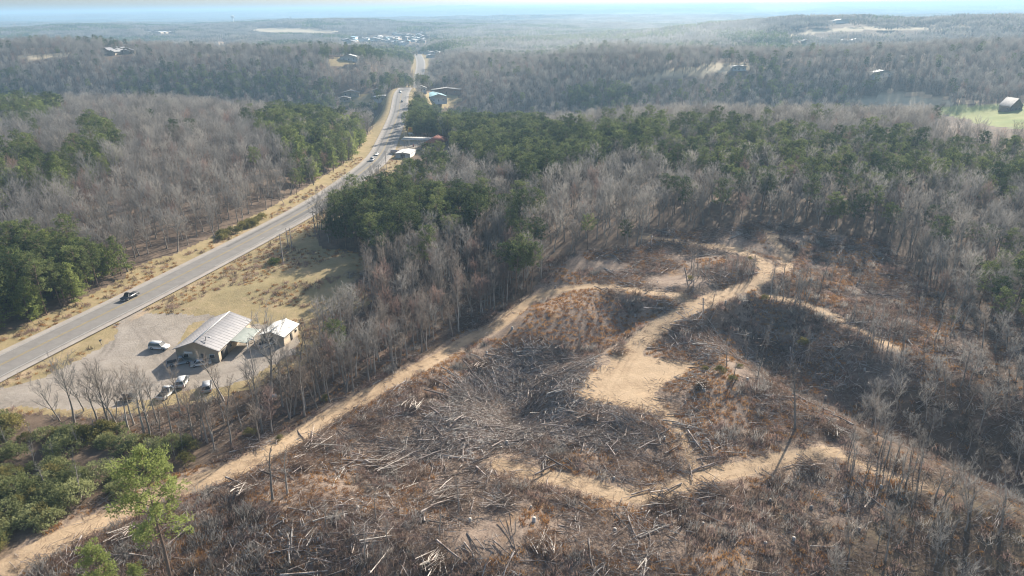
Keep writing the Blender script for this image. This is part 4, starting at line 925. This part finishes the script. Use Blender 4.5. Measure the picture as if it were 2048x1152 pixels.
def plant_far():
    rows = []
    for r0, r1, step, kind, sc in ((1230, 3600, 28, 'patch', 1.0), (3550, 9000, 84, 'wide', 1.0), (8900, 22000, 230, 'wide', 2.9)):
        x, y = jitter_grid(r0, r1, step); z = H(x, y); o = is_open(x, y, z, OPEN + ['town']); k = ~o; x, y, z = x[k], y[k], z[k]
        e = step * .4; tx = (H(x, y + e) - H(x, y - e)) / (2 * e); ty = -(H(x + e, y) - H(x - e, y)) / (2 * e)
        pf = fbm(x / 160 + 5, y / 160, 81, 4) + .3 * fbm(x / 900, y / 900, 83, 2); px, py, _ = project(x, y, z + 10)
        for poly, pr, kd in PINE: pf = np.where(inpoly(px, py, poly) & (pr > .5), 1, pf)
        rz = nr.randint(0, 4, len(x)) * math.pi / 2
        if kind == 'patch': v = np.where(pf > .22, 2, np.where(pf > .09, 3, np.where(pf > -.08, 1, nr.choice([0, 4], len(x)))))
        else: v = np.where(pf > .12, 6, np.where(pf > -.06, 7, 5))
        # tilt applied after the turn: rotate the slope into the tile's frame
        for i in range(len(x)):
            c, s = math.cos(rz[i]), math.sin(rz[i]); rows.append((x[i], y[i], z[i] - .5, rz[i], sc * nr.uniform(.95, 1.1), v[i], 0 if kind == 'patch' and False else tx[i], ty[i]))
    print('PATCHES', len(rows)); rows = np.array(rows)
    # euler XYZ turns about x, then y, then z: use z-turn only with tilt for multiples of 90 degrees
    tx, ty, rz = rows[:, 6].copy(), rows[:, 7].copy(), rows[:, 3]
    rows[:, 6] = np.cos(rz) * tx + np.sin(rz) * ty; rows[:, 7] = -np.sin(rz) * tx + np.cos(rz) * ty
    scatter('distant_woodland', PATCH, rows)
plant(); plant_far()
for o in SC.objects:
    if len(str(o.get('label', '')).split()) > 16: print('LONG', o['label'])

# ------------------------------------------------------------------ slash, logs, brush and grass on the cleared land
def kind_mesh(key, parts, mats): v, f, mt = merge(parts); PROTO[key] = dict(all=mesh_np(key, v, f, mats, fmat=mt))
def stick_set(rg, n, area, lmin, lmax, rmin, rmax, lift=.35, ang=None, spread=.9):
    segs = []
    for _ in range(n):
        a = rg.uniform(0, 6.28) if ang is None or rg.random() < .3 else ang + rg.gauss(0, spread); L = rg.uniform(lmin, lmax); x, y = rg.gauss(0, area * .38), rg.gauss(0, area * .38); z0 = rg.uniform(0, lift); z1 = rg.uniform(0, lift)
        r = rg.uniform(rmin, rmax); d = np.array([math.cos(a), math.sin(a), 0]) * L / 2; m = np.array([x, y, (z0 + z1) / 2 + .08]) + np.array([rg.gauss(0, .08), rg.gauss(0, .08), .08]) * L * .3
        p0 = np.array([x, y, z0 + .05]) - d; p1 = np.array([x, y, z1 + .05]) + d; segs.append((p0, m, r, r * .8)); segs.append((m, p1, r * .8, r * .45))
    return segs
def debris(key, seed, n=26, fine=70, area=5, pale=0.2, big=0, lift=.4, rr=(.025, .065), ll=(.7, 2.4)):
    rg = random.Random(seed); ang = rg.uniform(-.6, .2); s = stick_set(rg, n, area, *ll, *rr, lift, ang); npale = int(len(s) * pale) // 2 * 2; parts = []
    if npale: v, f = seg_tubes(s[:npale], 4); parts.append((v, [f], 1))
    v, f = seg_tubes(s[npale:], 4); parts.append((v, [f], 0))
    if big: v, f = seg_tubes(stick_set(rg, big, area, 3, 7, .09, .17, lift, ang), 5); parts.append((v, [f], 1 if pale > .5 else 0))
    tw = [];
    for _ in range(fine):
        p0 = np.array([rg.gauss(0, area * .4), rg.gauss(0, area * .4), rg.uniform(0, lift)]); d = rdir(rg, (math.cos(ang), math.sin(ang), .15), .8); d[2] = abs(d[2]) * .8; tw.append((p0, p0 + d * rg.uniform(.6, 1.8), rg.uniform(.015, .035)))
    v, f = blades(tw); parts.append((v, [f], 2)); kind_mesh(key, parts, [M['slash'], M['pale'], M['litter']])
debris('slashA', 201, fine=110); debris('slashB', 202, n=16, fine=130); debris('slashC', 203, n=30, big=2, pale=.3); debris('slashD', 204, n=14, fine=110, lift=.7)
debris('chipA', 205, n=46, fine=40, pale=.6, area=4.5, rr=(.04, .10), ll=(.6, 2.0)); debris('chipB', 206, n=40, fine=50, pale=.75, big=2, area=4.5, rr=(.04, .11)); debris('chipC', 207, n=34, fine=60, pale=.45, lift=.8, big=3, area=4.5)
def tuft(key, seed, n, size, h, m):
    n = int(n * 1.4)
    rg = random.Random(seed); tw = []
    for _ in range(n): p0 = np.array([rg.gauss(0, size * .4), rg.gauss(0, size * .4), -.05]); d = rdir(rg, (0, 0, 1), .38); tw.append((p0, p0 + d * h * rg.uniform(.5, 1.2), rg.uniform(.04, .08)))
    v, f = blades(tw); kind_mesh(key, [(v, [f], 0)], [M[m]])
tuft('tuftA', 211, 22, .8, .75, 'tuft'); tuft('tuftB', 212, 30, 1.3, .6, 'tuft'); tuft('stemA', 213, 26, 1.6, 1.3, 'litter'); tuft('stemB', 214, 40, 2.0, 1.7, 'twig'); tuft('stemC', 215, 34, 1.8, 1.1, 'twigred')
SL = ['slashA', 'slashB', 'slashC', 'slashD', 'chipA', 'chipB', 'chipC']; TF = ['tuftA', 'tuftB', 'stemA', 'stemB', 'stemC']
CHIPZ = [(900, 780), (1000, 700), (1100, 690), (1190, 720), (1150, 790), (1230, 820), (1330, 870), (1240, 900), (1080, 880), (950, 900), (830, 930), (740, 920), (850, 850)]
def ground_rows(step, keepf, r1=300, inside='cleared', clear_tracks=.6, tilt=True):
    x, y = jitter_grid(66, r1, step, -44, 44); z = H(x, y); px, py, dF = project(x, y, z); k = inpoly(px, py, PX[inside]) if inside else np.ones(x.shape, bool)
    k &= (track_d(x, y) > clear_tracks) & ~inpoly(x, y, PADW); x, y, z, px, py = x[k], y[k], z[k], px[k], py[k]
    k = keepf(x, y, px, py); x, y, z, px, py = x[k], y[k], z[k], px[k], py[k]; e = 1.5
    return x, y, z, px, py, (H(x, y + e) - H(x, y - e)) / (2 * e), -(H(x + e, y) - H(x - e, y)) / (2 * e)
def rows_of(x, y, z, tx, ty, scale, var, sink=0, turn=None):
    rows = []
    for i in range(len(x)):
        rz = turn(x[i], y[i]) if turn else nr.uniform(0, 6.28); c, s = math.cos(rz), math.sin(rz)
        rows.append((x[i], y[i], z[i] - sink, rz, scale * nr.uniform(.7, 1.25), var[i], c * tx[i] + s * ty[i], -s * tx[i] + c * ty[i]))
    return rows
def flow(x, y): return float(1.2 * vnoise(np.array([x / 25]), np.array([y / 25]), 77)[0] - .5 + nr.normal(0, .8))
def cover():
    dens = lambda x, y: fbm(x / 16, y / 16, 301, 3)
    x, y, z, px, py, tx, ty = ground_rows(2.8, lambda x, y, px, py: (dens(x, y) > np.where(py < 640, .06, -.16)) | inpoly(px, py, CHIPZ))
    chip = inpoly(px, py, CHIPZ); var = np.where(chip | ((px > 1360) & (py > 600) & (nr.rand(len(x)) < .45)), nr.randint(4, 7, len(x)), np.where(nr.rand(len(x)) < .06, 5, nr.randint(0, 4, len(x))))
    rows = rows_of(x, y, z, tx, ty, 1.0, var, .04, flow)
    xc, yc, zc, pxc, pyc, txc, tyc = ground_rows(2.4, lambda x, y, px, py: inpoly(px, py, CHIPZ)); rows += rows_of(xc, yc, zc, txc, tyc, .75, nr.randint(4, 7, len(xc)), .0, flow)
    xc, yc, zc, pxc, pyc, txc, tyc = ground_rows(2.6, lambda x, y, px, py: (track_d(x, y) < .8) & (nr.rand(len(x)) < .5), clear_tracks=-3); rows += rows_of(xc, yc, zc, txc, tyc, .28, nr.randint(0, 4, len(xc)), .02)
    scatter('logging_slash', SL, rows); n1 = len(rows)
    x, y, z, px, py, tx, ty = ground_rows(1.35, lambda x, y, px, py: (fbm(x / 11, y / 11, 305, 3) > -.2) & ~inpoly(px, py, CHIPZ))
    o = fbm(x / 9, y / 9, 309, 3); var = np.where(o > -.10, nr.randint(0, 2, len(x)), np.where(nr.rand(len(x)) < .65, 2, np.where(nr.rand(len(x)) < .3, 3, 4)))
    scatter('dry_ground_cover', TF, rows_of(x, y, z, tx * 0, ty * 0, .8, var)); n2 = len(x)
    x, y, z, px, py, tx, ty = ground_rows(1.25, lambda x, y, px, py: inpoly(px, py, [(-50, 1200), (330, 970), (450, 980), (560, 1060), (600, 1200)]), r1=140)
    scatter('bramble_thicket', TF, rows_of(x, y, z, tx * 0, ty * 0, .8, nr.choice([3, 4, 2, 0, 1], len(x))))
    # leaf litter brush on the woodland floor near the camera
    x, y, z, px, py, tx, ty = ground_rows(2.1, lambda x, y, px, py: (inpoly(px, py, BELTZ) | (px > 1500)) & (nr.rand(len(x)) < .8), r1=240, inside=None)
    scatter('woodland_underbrush', SL + TF, rows_of(x, y, z, tx, ty, .8, nr.choice([0, 1, 3, 7, 8, 10, 11], len(x)))); print('COVER', n1, n2)
    # weeds on the verges and the grass field
    x, y = jitter_grid(120, 420, 2.2, -40, 0); z = H(x, y); px, py, _ = project(x, y, z); dh, _s = poly_dist(x, y, HW); td = track_d(x, y)
    k = (inpoly(px, py, PX['openl']) | (dh < 13)) & ~inpoly(px, py, PX['gravel']) & (dh > 8.2) & (fbm(x / 12, y / 12, 311, 3) > .05 - .3 * (dh < 15)); k |= inpoly(px, py, PX['scrub'])
    x, y, z = x[k], y[k], z[k]; scatter('roadside_weeds', TF, rows_of(x, y, z, x * 0, x * 0, .8, nr.choice([0, 0, 1, 2, 4], len(x))))
cover()

# individual brush piles, logs, stumps
def brush_pile(px, py, rad, label, pale=False, n=14, deg=0, spread=1.0, lift=1.6):
    q = at(px, py); e = empty('brush_pile', q, R(deg)); tag(e, label, 'brush pile', 'brush piles left on the cleared land'); rg = random.Random(int(px * 7 + py))
    for k in range(int(n * 1.7)):
        a = rg.gauss(0, spread); L = rad * rg.uniform(.5, 1.5); r = rg.uniform(.035, .09); m = MB(); c = np.array([rg.gauss(0, rad * .25), rg.gauss(0, rad * .3), rg.uniform(.1, lift)]); d = np.array([math.cos(a), math.sin(a), rg.uniform(-.22, .22)]) * L / 2
        b0 = c - d; b1 = c + d; b0[2] = max(b0[2], 0.05); b1[2] = max(b1[2], .05); mid = c + np.array([0, 0, .12]) + np.array([rg.gauss(0, .12), rg.gauss(0, .12), 0]); m.tube(b0, mid, r, r * .8, 5); m.tube(mid, b1, r * .8, r * .4, 5); m.build('branch', M['pale'] if rg.random() < (.65 if pale else .2) else M['slash'], e)
    tw = []
    for _ in range(340): p0 = np.array([rg.gauss(0, rad * .42), rg.gauss(0, rad * .38), rg.uniform(0, lift * .8)]); tw.append((p0, p0 + rdir(rg, (math.cos(rg.gauss(0, spread)), math.sin(rg.gauss(0, spread)), .3), .45) * rg.uniform(.7, 2.0), rg.uniform(.02, .045)))
    v, f = blades(tw); tag(link('twigs', mesh_np('brush_twigs', v, [f], [M['litter']]), e), kind='stuff')
for args in [
 (490, 985, 3.0, 'pale forked brush pile beside the track near the foreground pine', True, 14, 60, .7), (606, 935, 2.4, 'small brush pile on the track edge by an upright stump', False, 12, 40, .8),
 (833, 815, 3.2, 'tall narrow brush pile of grey poles above the orange patch', True, 18, 80, .5), (770, 935, 5, 'long dark brush windrow of thin poles left of the slash field', False, 20, 15, .4), (640, 890, 4.5, 'brush pile of thin poles lying along the lower track side', False, 16, 30, .5),
 (1010, 1010, 4.5, 'dark swirled brush pile at the lower centre', False, 20, -30, .6), (900, 1000, 4.5, 'fan of long thin poles left of the swirled pile', False, 18, 25, .35), (1175, 838, 3.6, 'darkest round brush heap below the landing', False, 20, 0, 1.5),
 (1262, 850, 5, 'fan of long pale logs spilling downhill from the landing', True, 24, -62, .35), (1402, 775, 2.2, 'small whitish stick pile right of the landing', True, 14, 50, .9), (1668, 868, 2.8, 'pale stick heap at the end of the lower track', True, 16, 110, .6),
 (865, 1135, 3.2, 'bleached stick heap at the bottom edge of the picture', True, 18, 70, .8), (1085, 1090, 3.2, 'upright bundle of pale poles at the lower centre', True, 14, 85, .4), (1420, 985, 4, 'dark brush pile just below the lower track', False, 18, -35, .6),
 (1620, 940, 3.6, 'brush pile below the right end of the lower track', False, 16, -60, .7), (250, 1075, 3.4, 'pale brush pile between the track and the young pines', True, 14, 45, .7), (1240, 705, 2.6, 'brush pile in the hollow beside the landing track', False, 12, 20, .9),
 (960, 735, 3.4, 'brush pile at the edge of the long dirt track', False, 16, 30, .8), (1530, 690, 4, 'brush windrow on the dark slope across the ravine', False, 14, -25, .5), (1330, 1010, 4, 'tangled brush pile under the bend of the lower track', False, 16, -20, .8)]:
    brush_pile(*args)
def log_label(px, py):
    if py > 1000: return 'pale fallen log among brush along the bottom of the picture'
    if inpoly(np.array([px]), np.array([py]), CHIPZ)[0]: return 'bleached log lying in the slash field left of the landing'
    if py < 620: return 'fallen log on the upper clearing near the back trees'
    if px > 1400 and py < 860: return 'fallen log on the dark slopes around the ravine'
    if px < 1000: return 'fallen log between the long track and the slash field'
    return 'fallen log near the lower dirt track'
cnt = 0; log_me = []
for k in range(6):
    rg = random.Random(500 + k); L = rg.uniform(3.5, 7.5); m = MB(); r = rg.uniform(.06, .11); p0 = np.array([-L / 2, 0, .2]); m1 = np.array([0, rg.uniform(-.35, .35), .32]); p1 = np.array([L / 2, 0, .25]); m.tube(p0, m1, r, r * .75, 6); m.tube(m1, p1, r * .75, r * .35, 6)
    for j in range(3): a = m1 + (p1 - m1) * rg.uniform(0, .8); m.tube(a, a + rdir(rg, (.8, rg.choice([-1, 1]) * .6, .35), .1) * rg.uniform(.8, 2), r * .4, r * .15, 4)
    log_me.append(m.mesh('fallen_log', M['pale'] if k % 2 else M['slash']))
while cnt < 150:
    a, b = rnd.uniform(350, 1850), rnd.uniform(500, 1150)
    if not inpoly(np.array([a]), np.array([b]), PX['cleared'])[0]: continue
    q = G(a, b); 
    if track_d(np.array([q[0]]), np.array([q[1]]))[0] < 1 or inpoly(np.array([q[0]]), np.array([q[1]]), PADW)[0] or math.hypot(q[0], q[1]) > 290: continue
    o = link('fallen_log', log_me[cnt % 6]); o.location = (q[0], q[1], q[2]); s = rnd.uniform(.7, 1.25); o.scale = (s, s, s); o.rotation_euler = (0, rnd.gauss(0, .05), flow(q[0], q[1])); tag(o, log_label(a, b), 'log', 'logs: ' + log_label(a, b)[:40]); cnt += 1
st_me = MB(); st_me.tube((0, 0, -.2), (0, 0, .45), .26, .2, 9); st_me = st_me.mesh('stump', M['pale']); cnt = 0
while cnt < 70:
    a, b = rnd.uniform(350, 1850), rnd.uniform(500, 1150)
    if not inpoly(np.array([a]), np.array([b]), PX['cleared'])[0]: continue
    q = G(a, b)
    if track_d(np.array([q[0]]), np.array([q[1]]))[0] < .6 or inpoly(np.array([q[0]]), np.array([q[1]]), PADW)[0]: continue
    o = link('tree_stump', st_me); o.location = q; s = rnd.uniform(.7, 1.5); o.scale = (s, s, s * rnd.uniform(.7, 1.4)); tag(o, 'low cut tree stump on the cleared land', 'stump', 'stumps on the cleared land'); cnt += 1

# saplings left standing
def sap(px, py, s, label, grp, keys=('sapA', 'sapB')): q = at(px, py); place_parts('sapling', rnd.choice(keys), q[0], q[1], q[2], s, rnd.uniform(0, 6.28), label, 'sapling', grp, .08)
for (x0, x1, y0, y1, n, s, lab) in [(1370, 1510, 530, 568, 36, .62, 'thin bare sapling in the standing cluster inside the track loop'), (1540, 1640, 590, 612, 16, .7, 'thin bare sapling right of the track junction'), (1700, 1930, 640, 700, 40, .75, 'thin bare sapling on the sunlit slope at the right'),
    (1560, 1760, 520, 600, 18, .7, 'small bare sapling on the far upper clearing'), (1690, 1850, 890, 975, 30, .62, 'bare sapling on the ridge past the lower track end'), (1440, 1640, 700, 760, 12, .8, 'bare sapling by the ravine'), (1750, 1950, 960, 1100, 18, .62, 'bare sapling on the grassy slope at the lower right'), (600, 1100, 1000, 1140, 10, .6, 'lone thin sapling near the bottom of the picture')]:
    for k in range(n): sap(rnd.uniform(x0, x1), rnd.uniform(y0, y1), s * rnd.uniform(.7, 1.25), lab, 'saplings: ' + lab[5:45])
for (a, b, s, lab) in [(1158, 692, 1.0, 'single leafless sapling standing in the hollow below the old track'), (1140, 605, .5, 'short sapling at the bend of the old track'), (545, 1000, 1.3, 'tall thin sapling beside the track near the forked pile'), (575, 990, 1.1, 'thin sapling right of the tallest trackside sapling'), (1545, 570, 1.0, 'tall dead stem beside the track junction'), (1590, 860, 1.5, 'dark leaning dead tree on the orange slope'), (1425, 610, .6, 'small sapling at the side of the landing track')]: sap(a, b, s, lab, None)
# foreground and hand placed trees
reg_pine('heroP', 31, leaf='needle2', h=22, start=.42, limbs=46, width=.19, n=60, size=.34, rad=.75); reg_pine('heroY', 32, leaf='needle2', h=11, start=.1, limbs=44, width=.24, n=60, size=.33, rad=.75)
def put(key, x, y, ztop, h, label, name='pine_tree', cat='pine tree', grp=None):
    z = float(H(x, y)); s = (ztop - z) / h; place_parts(name, key, x, y, z, s, rnd.uniform(0, 6), label, cat, grp, .02)
put('heroP', -52.3, 81, 23.5, 22.8, 'tall light green pine in the left foreground beside the dirt track')
put('heroY', -61.5, 80, 8.2, 11.5, 'young bright green pine at the bottom left of the picture', grp=None); put('heroY', -56.5, 79, 4.5, 11.5, 'middle one of the young pines at the bottom left'); put('heroY', -49, 78, 3.0, 11.5, 'rightmost young pine at the bottom left')
for k, (a, b) in enumerate([(1035, 588), (1047, 590), (1054, 583), (1062, 588), (1022, 578), (1030, 602), (1012, 590)]):
    q = at(a, b); place_parts('pine_tree', 'pineC', q[0], q[1], q[2], rnd.uniform(.72, .84), rnd.uniform(0, 6), 'tall bare trunked pine in the tight group at the track bend', 'pine tree', 'tall pines at the track bend', .02)
q = at(541, 800); place_parts('bare_tree', 'bareB', q[0], q[1], q[2], 1.15, 1.0, 'largest bare tree in front of the grey metal building', 'bare tree', None, .01)
for k, (a, b, s, key) in enumerate([(120, 842, .8, 'bareE'), (168, 822, .85, 'bareE'), (235, 852, 1.0, 'bareC'), (214, 842, .8, 'bareE'), (275, 815, .8, 'slimB'), (300, 880, 1.05, 'bareA'), (345, 870, .9, 'slimA'), (415, 885, 1, 'slimA'), (640, 800, 1, 'slimA'), (588, 830, 1, 'slimB'), (690, 770, 1, 'slimA')]):
    q = at(a, b); place_parts('bare_tree', key, q[0], q[1], q[2], s * .8, k * 1.3, ['leafless tree at the left end of the row below the lot', 'second leafless tree from the left below the lot', 'broad leafless tree in front of the parked vehicles', 'small leafless tree left of the broad one below the lot', 'thin leafless tree beside the utility trailer', 'round topped leafless tree above the green thicket', 'thin stemmed tree above the green thicket', 'tall thin tree right of the green thicket', 'straight thin trunk in the middle of the belt', 'slender trunk near the white board in the belt', 'straight thin trunk close to the long track'][k], 'bare tree', None, .06)
q = at(551, 527); 
# shrubs
def shrub(key, seed, r, leaf, n=36, sz=.32, pf=26):
    rg = random.Random(seed); lv = []
    for k in range(n): a = rg.uniform(0, 6.28); rr = r * math.sqrt(rg.random()) * .9; lv += puff(rg, np.array([math.cos(a) * rr, math.sin(a) * rr, r * .75 * (1 - (rr / r) ** 2) * rg.uniform(.5, 1.15) + .3]), .55, pf, sz)
    st = [((0, 0, -.2), (rg.uniform(-r, r) * .5, rg.uniform(-r, r) * .5, r * .6), .05, .02) for _ in range(7)]; v1, f1 = seg_tubes(st, 4); lv = np.array(lv); PROTO[key] = dict(trunk=mesh_np(key + '_stems', v1, [f1], [M['bark']]), crown=mesh_np(key + '_leaves', lv, [np.arange(len(lv)).reshape(-1, 3)], [M[leaf]]))
shrub('shrubA', 401, 2.4, 'shrub'); shrub('shrubB', 402, 3.2, 'shrub', 56); shrub('shrubC', 403, 1.8, 'olive', 26); shrub('shrubD', 404, 2.6, 'olive', 40); shrub('cedar', 405, 2.0, 'needle2', 40)
def bush(px, py, key, s, label, grp=None):
    q = at(px, py); e = empty('shrub', q, rnd.uniform(0, 6)); e.scale = (s, s, s * rnd.uniform(.85, 1.2)); link('stems', PROTO[key]['trunk'], e); link('leaves', PROTO[key]['crown'], e); tag(e, label, 'shrub', grp)
bush(550, 527, 'cedar', 1.15, 'single round green bush beside the nearest utility pole'); bush(1607, 688, 'shrubC', .9, 'yellow green bush on the dark slope across the ravine')
for k in range(120):
    while True:
        a, b = rnd.uniform(-60, 420), rnd.uniform(835, 1130)
        if inpoly(np.array([a]), np.array([b]), SHRUBZ)[0]: break
    q = G(a, b)
    if track_d(np.array([q[0]]), np.array([q[1]]))[0] < 2.2: continue
    bush(a, b, rnd.choice(['shrubA', 'shrubB', 'shrubD', 'shrubC', 'shrubA']), rnd.uniform(.7, 1.25), 'rounded olive green shrub in the thicket below the lot' if b < 960 else 'rounded green shrub in the thicket beside the track at the left edge', 'thicket shrubs below the lot' if b < 960 else 'thicket shrubs beside the track')
for k in range(26): bush(rnd.uniform(432, 530), 0, 'shrubD', .1, '') if False else None
for k in range(26):
    t = rnd.random(); a = 438 + t * 92; b = 478 - t * 40 + rnd.uniform(-6, 4); bush(a, b, 'shrubC', rnd.uniform(.8, 1.3), 'yellowish bush in the hedge row along the highway', 'yellowish bushes along the highway')
for k in range(26):
    a, b = rnd.uniform(0, 400), rnd.uniform(860, 1000)
    if inpoly(np.array([a]), np.array([b]), SHRUBZ)[0]: sap(a, b, rnd.uniform(.5, .8), 'small bare sapling sticking out of the green thicket at the lower left', 'saplings in the green thicket')
for (a, b) in [(1380, 560), (1500, 520), (1410, 740), (1440, 745), (1480, 735), (1465, 760), (650, 800), (500, 870), (560, 880), (1530, 600), (1905, 640)]: bush(a, b, 'shrubC', rnd.uniform(.5, .8), 'small yellow green evergreen bush on the cleared land', 'small evergreen bushes')

# ------------------------------------------------------------------ smoke of far off fires
def smoke(name, px, py, up, rx, ry, rz, dens, label):
    q = at(px, py); m = bpy.data.materials.new(name + '_air'); m.use_nodes = True; t = m.node_tree; t.nodes.clear(); o = t.nodes.new('ShaderNodeOutputMaterial'); v = t.nodes.new('ShaderNodeVolumePrincipled')
    v.inputs['Color'].default_value = (.95, .98, 1, 1); v.inputs['Density'].default_value = dens; v.inputs['Anisotropy'].default_value = .4; t.links.new(v.outputs[0], o.inputs['Volume']); V = []; F = []; nu, nv = 20, 12
    for j in range(nv + 1):
        for i in range(nu): a = 2 * math.pi * i / nu; b = math.pi * j / nv; w = 1 + .18 * math.sin(3 * a + j) * math.sin(b); V.append((rx * w * math.cos(a) * math.sin(b) + .6 * rx * math.cos(b) * .5, ry * w * math.sin(a) * math.sin(b), rz * math.cos(b)))
    for j in range(nv):
        for i in range(nu): F.append([j * nu + i, j * nu + (i + 1) % nu, (j + 1) * nu + (i + 1) % nu, (j + 1) * nu + i][::-1])
    o = link(name, mesh_np(name, V, [F], [m], smooth=True)); o.location = (q[0], q[1], q[2] + up); tag(o, label, None, None, 'stuff')
smoke('smoke', 1205, 120, 30, 190, 130, 22, .0005, 'pale blue smoke drifting over the woods'); smoke('smoke', 1582, 42, 60, 110, 90, 45, .0005, 'small white smoke column on the far right hills')

# ------------------------------------------------------------------ haze
def haze():
    m = bpy.data.materials.new('haze_air'); m.use_nodes = True; t = m.node_tree; t.nodes.clear(); o = t.nodes.new('ShaderNodeOutputMaterial'); v = t.nodes.new('ShaderNodeVolumePrincipled')
    v.inputs['Color'].default_value = (.46, .73, 1, 1); v.inputs['Density'].default_value = HAZE; v.inputs['Anisotropy'].default_value = .2; t.links.new(v.outputs[0], o.inputs['Volume'])
    b = MB().box((0, 0, 39.5), (122000, 122000, 171)); tag(b.build('haze', m), kind='stuff')
HAZE = .0002
haze()
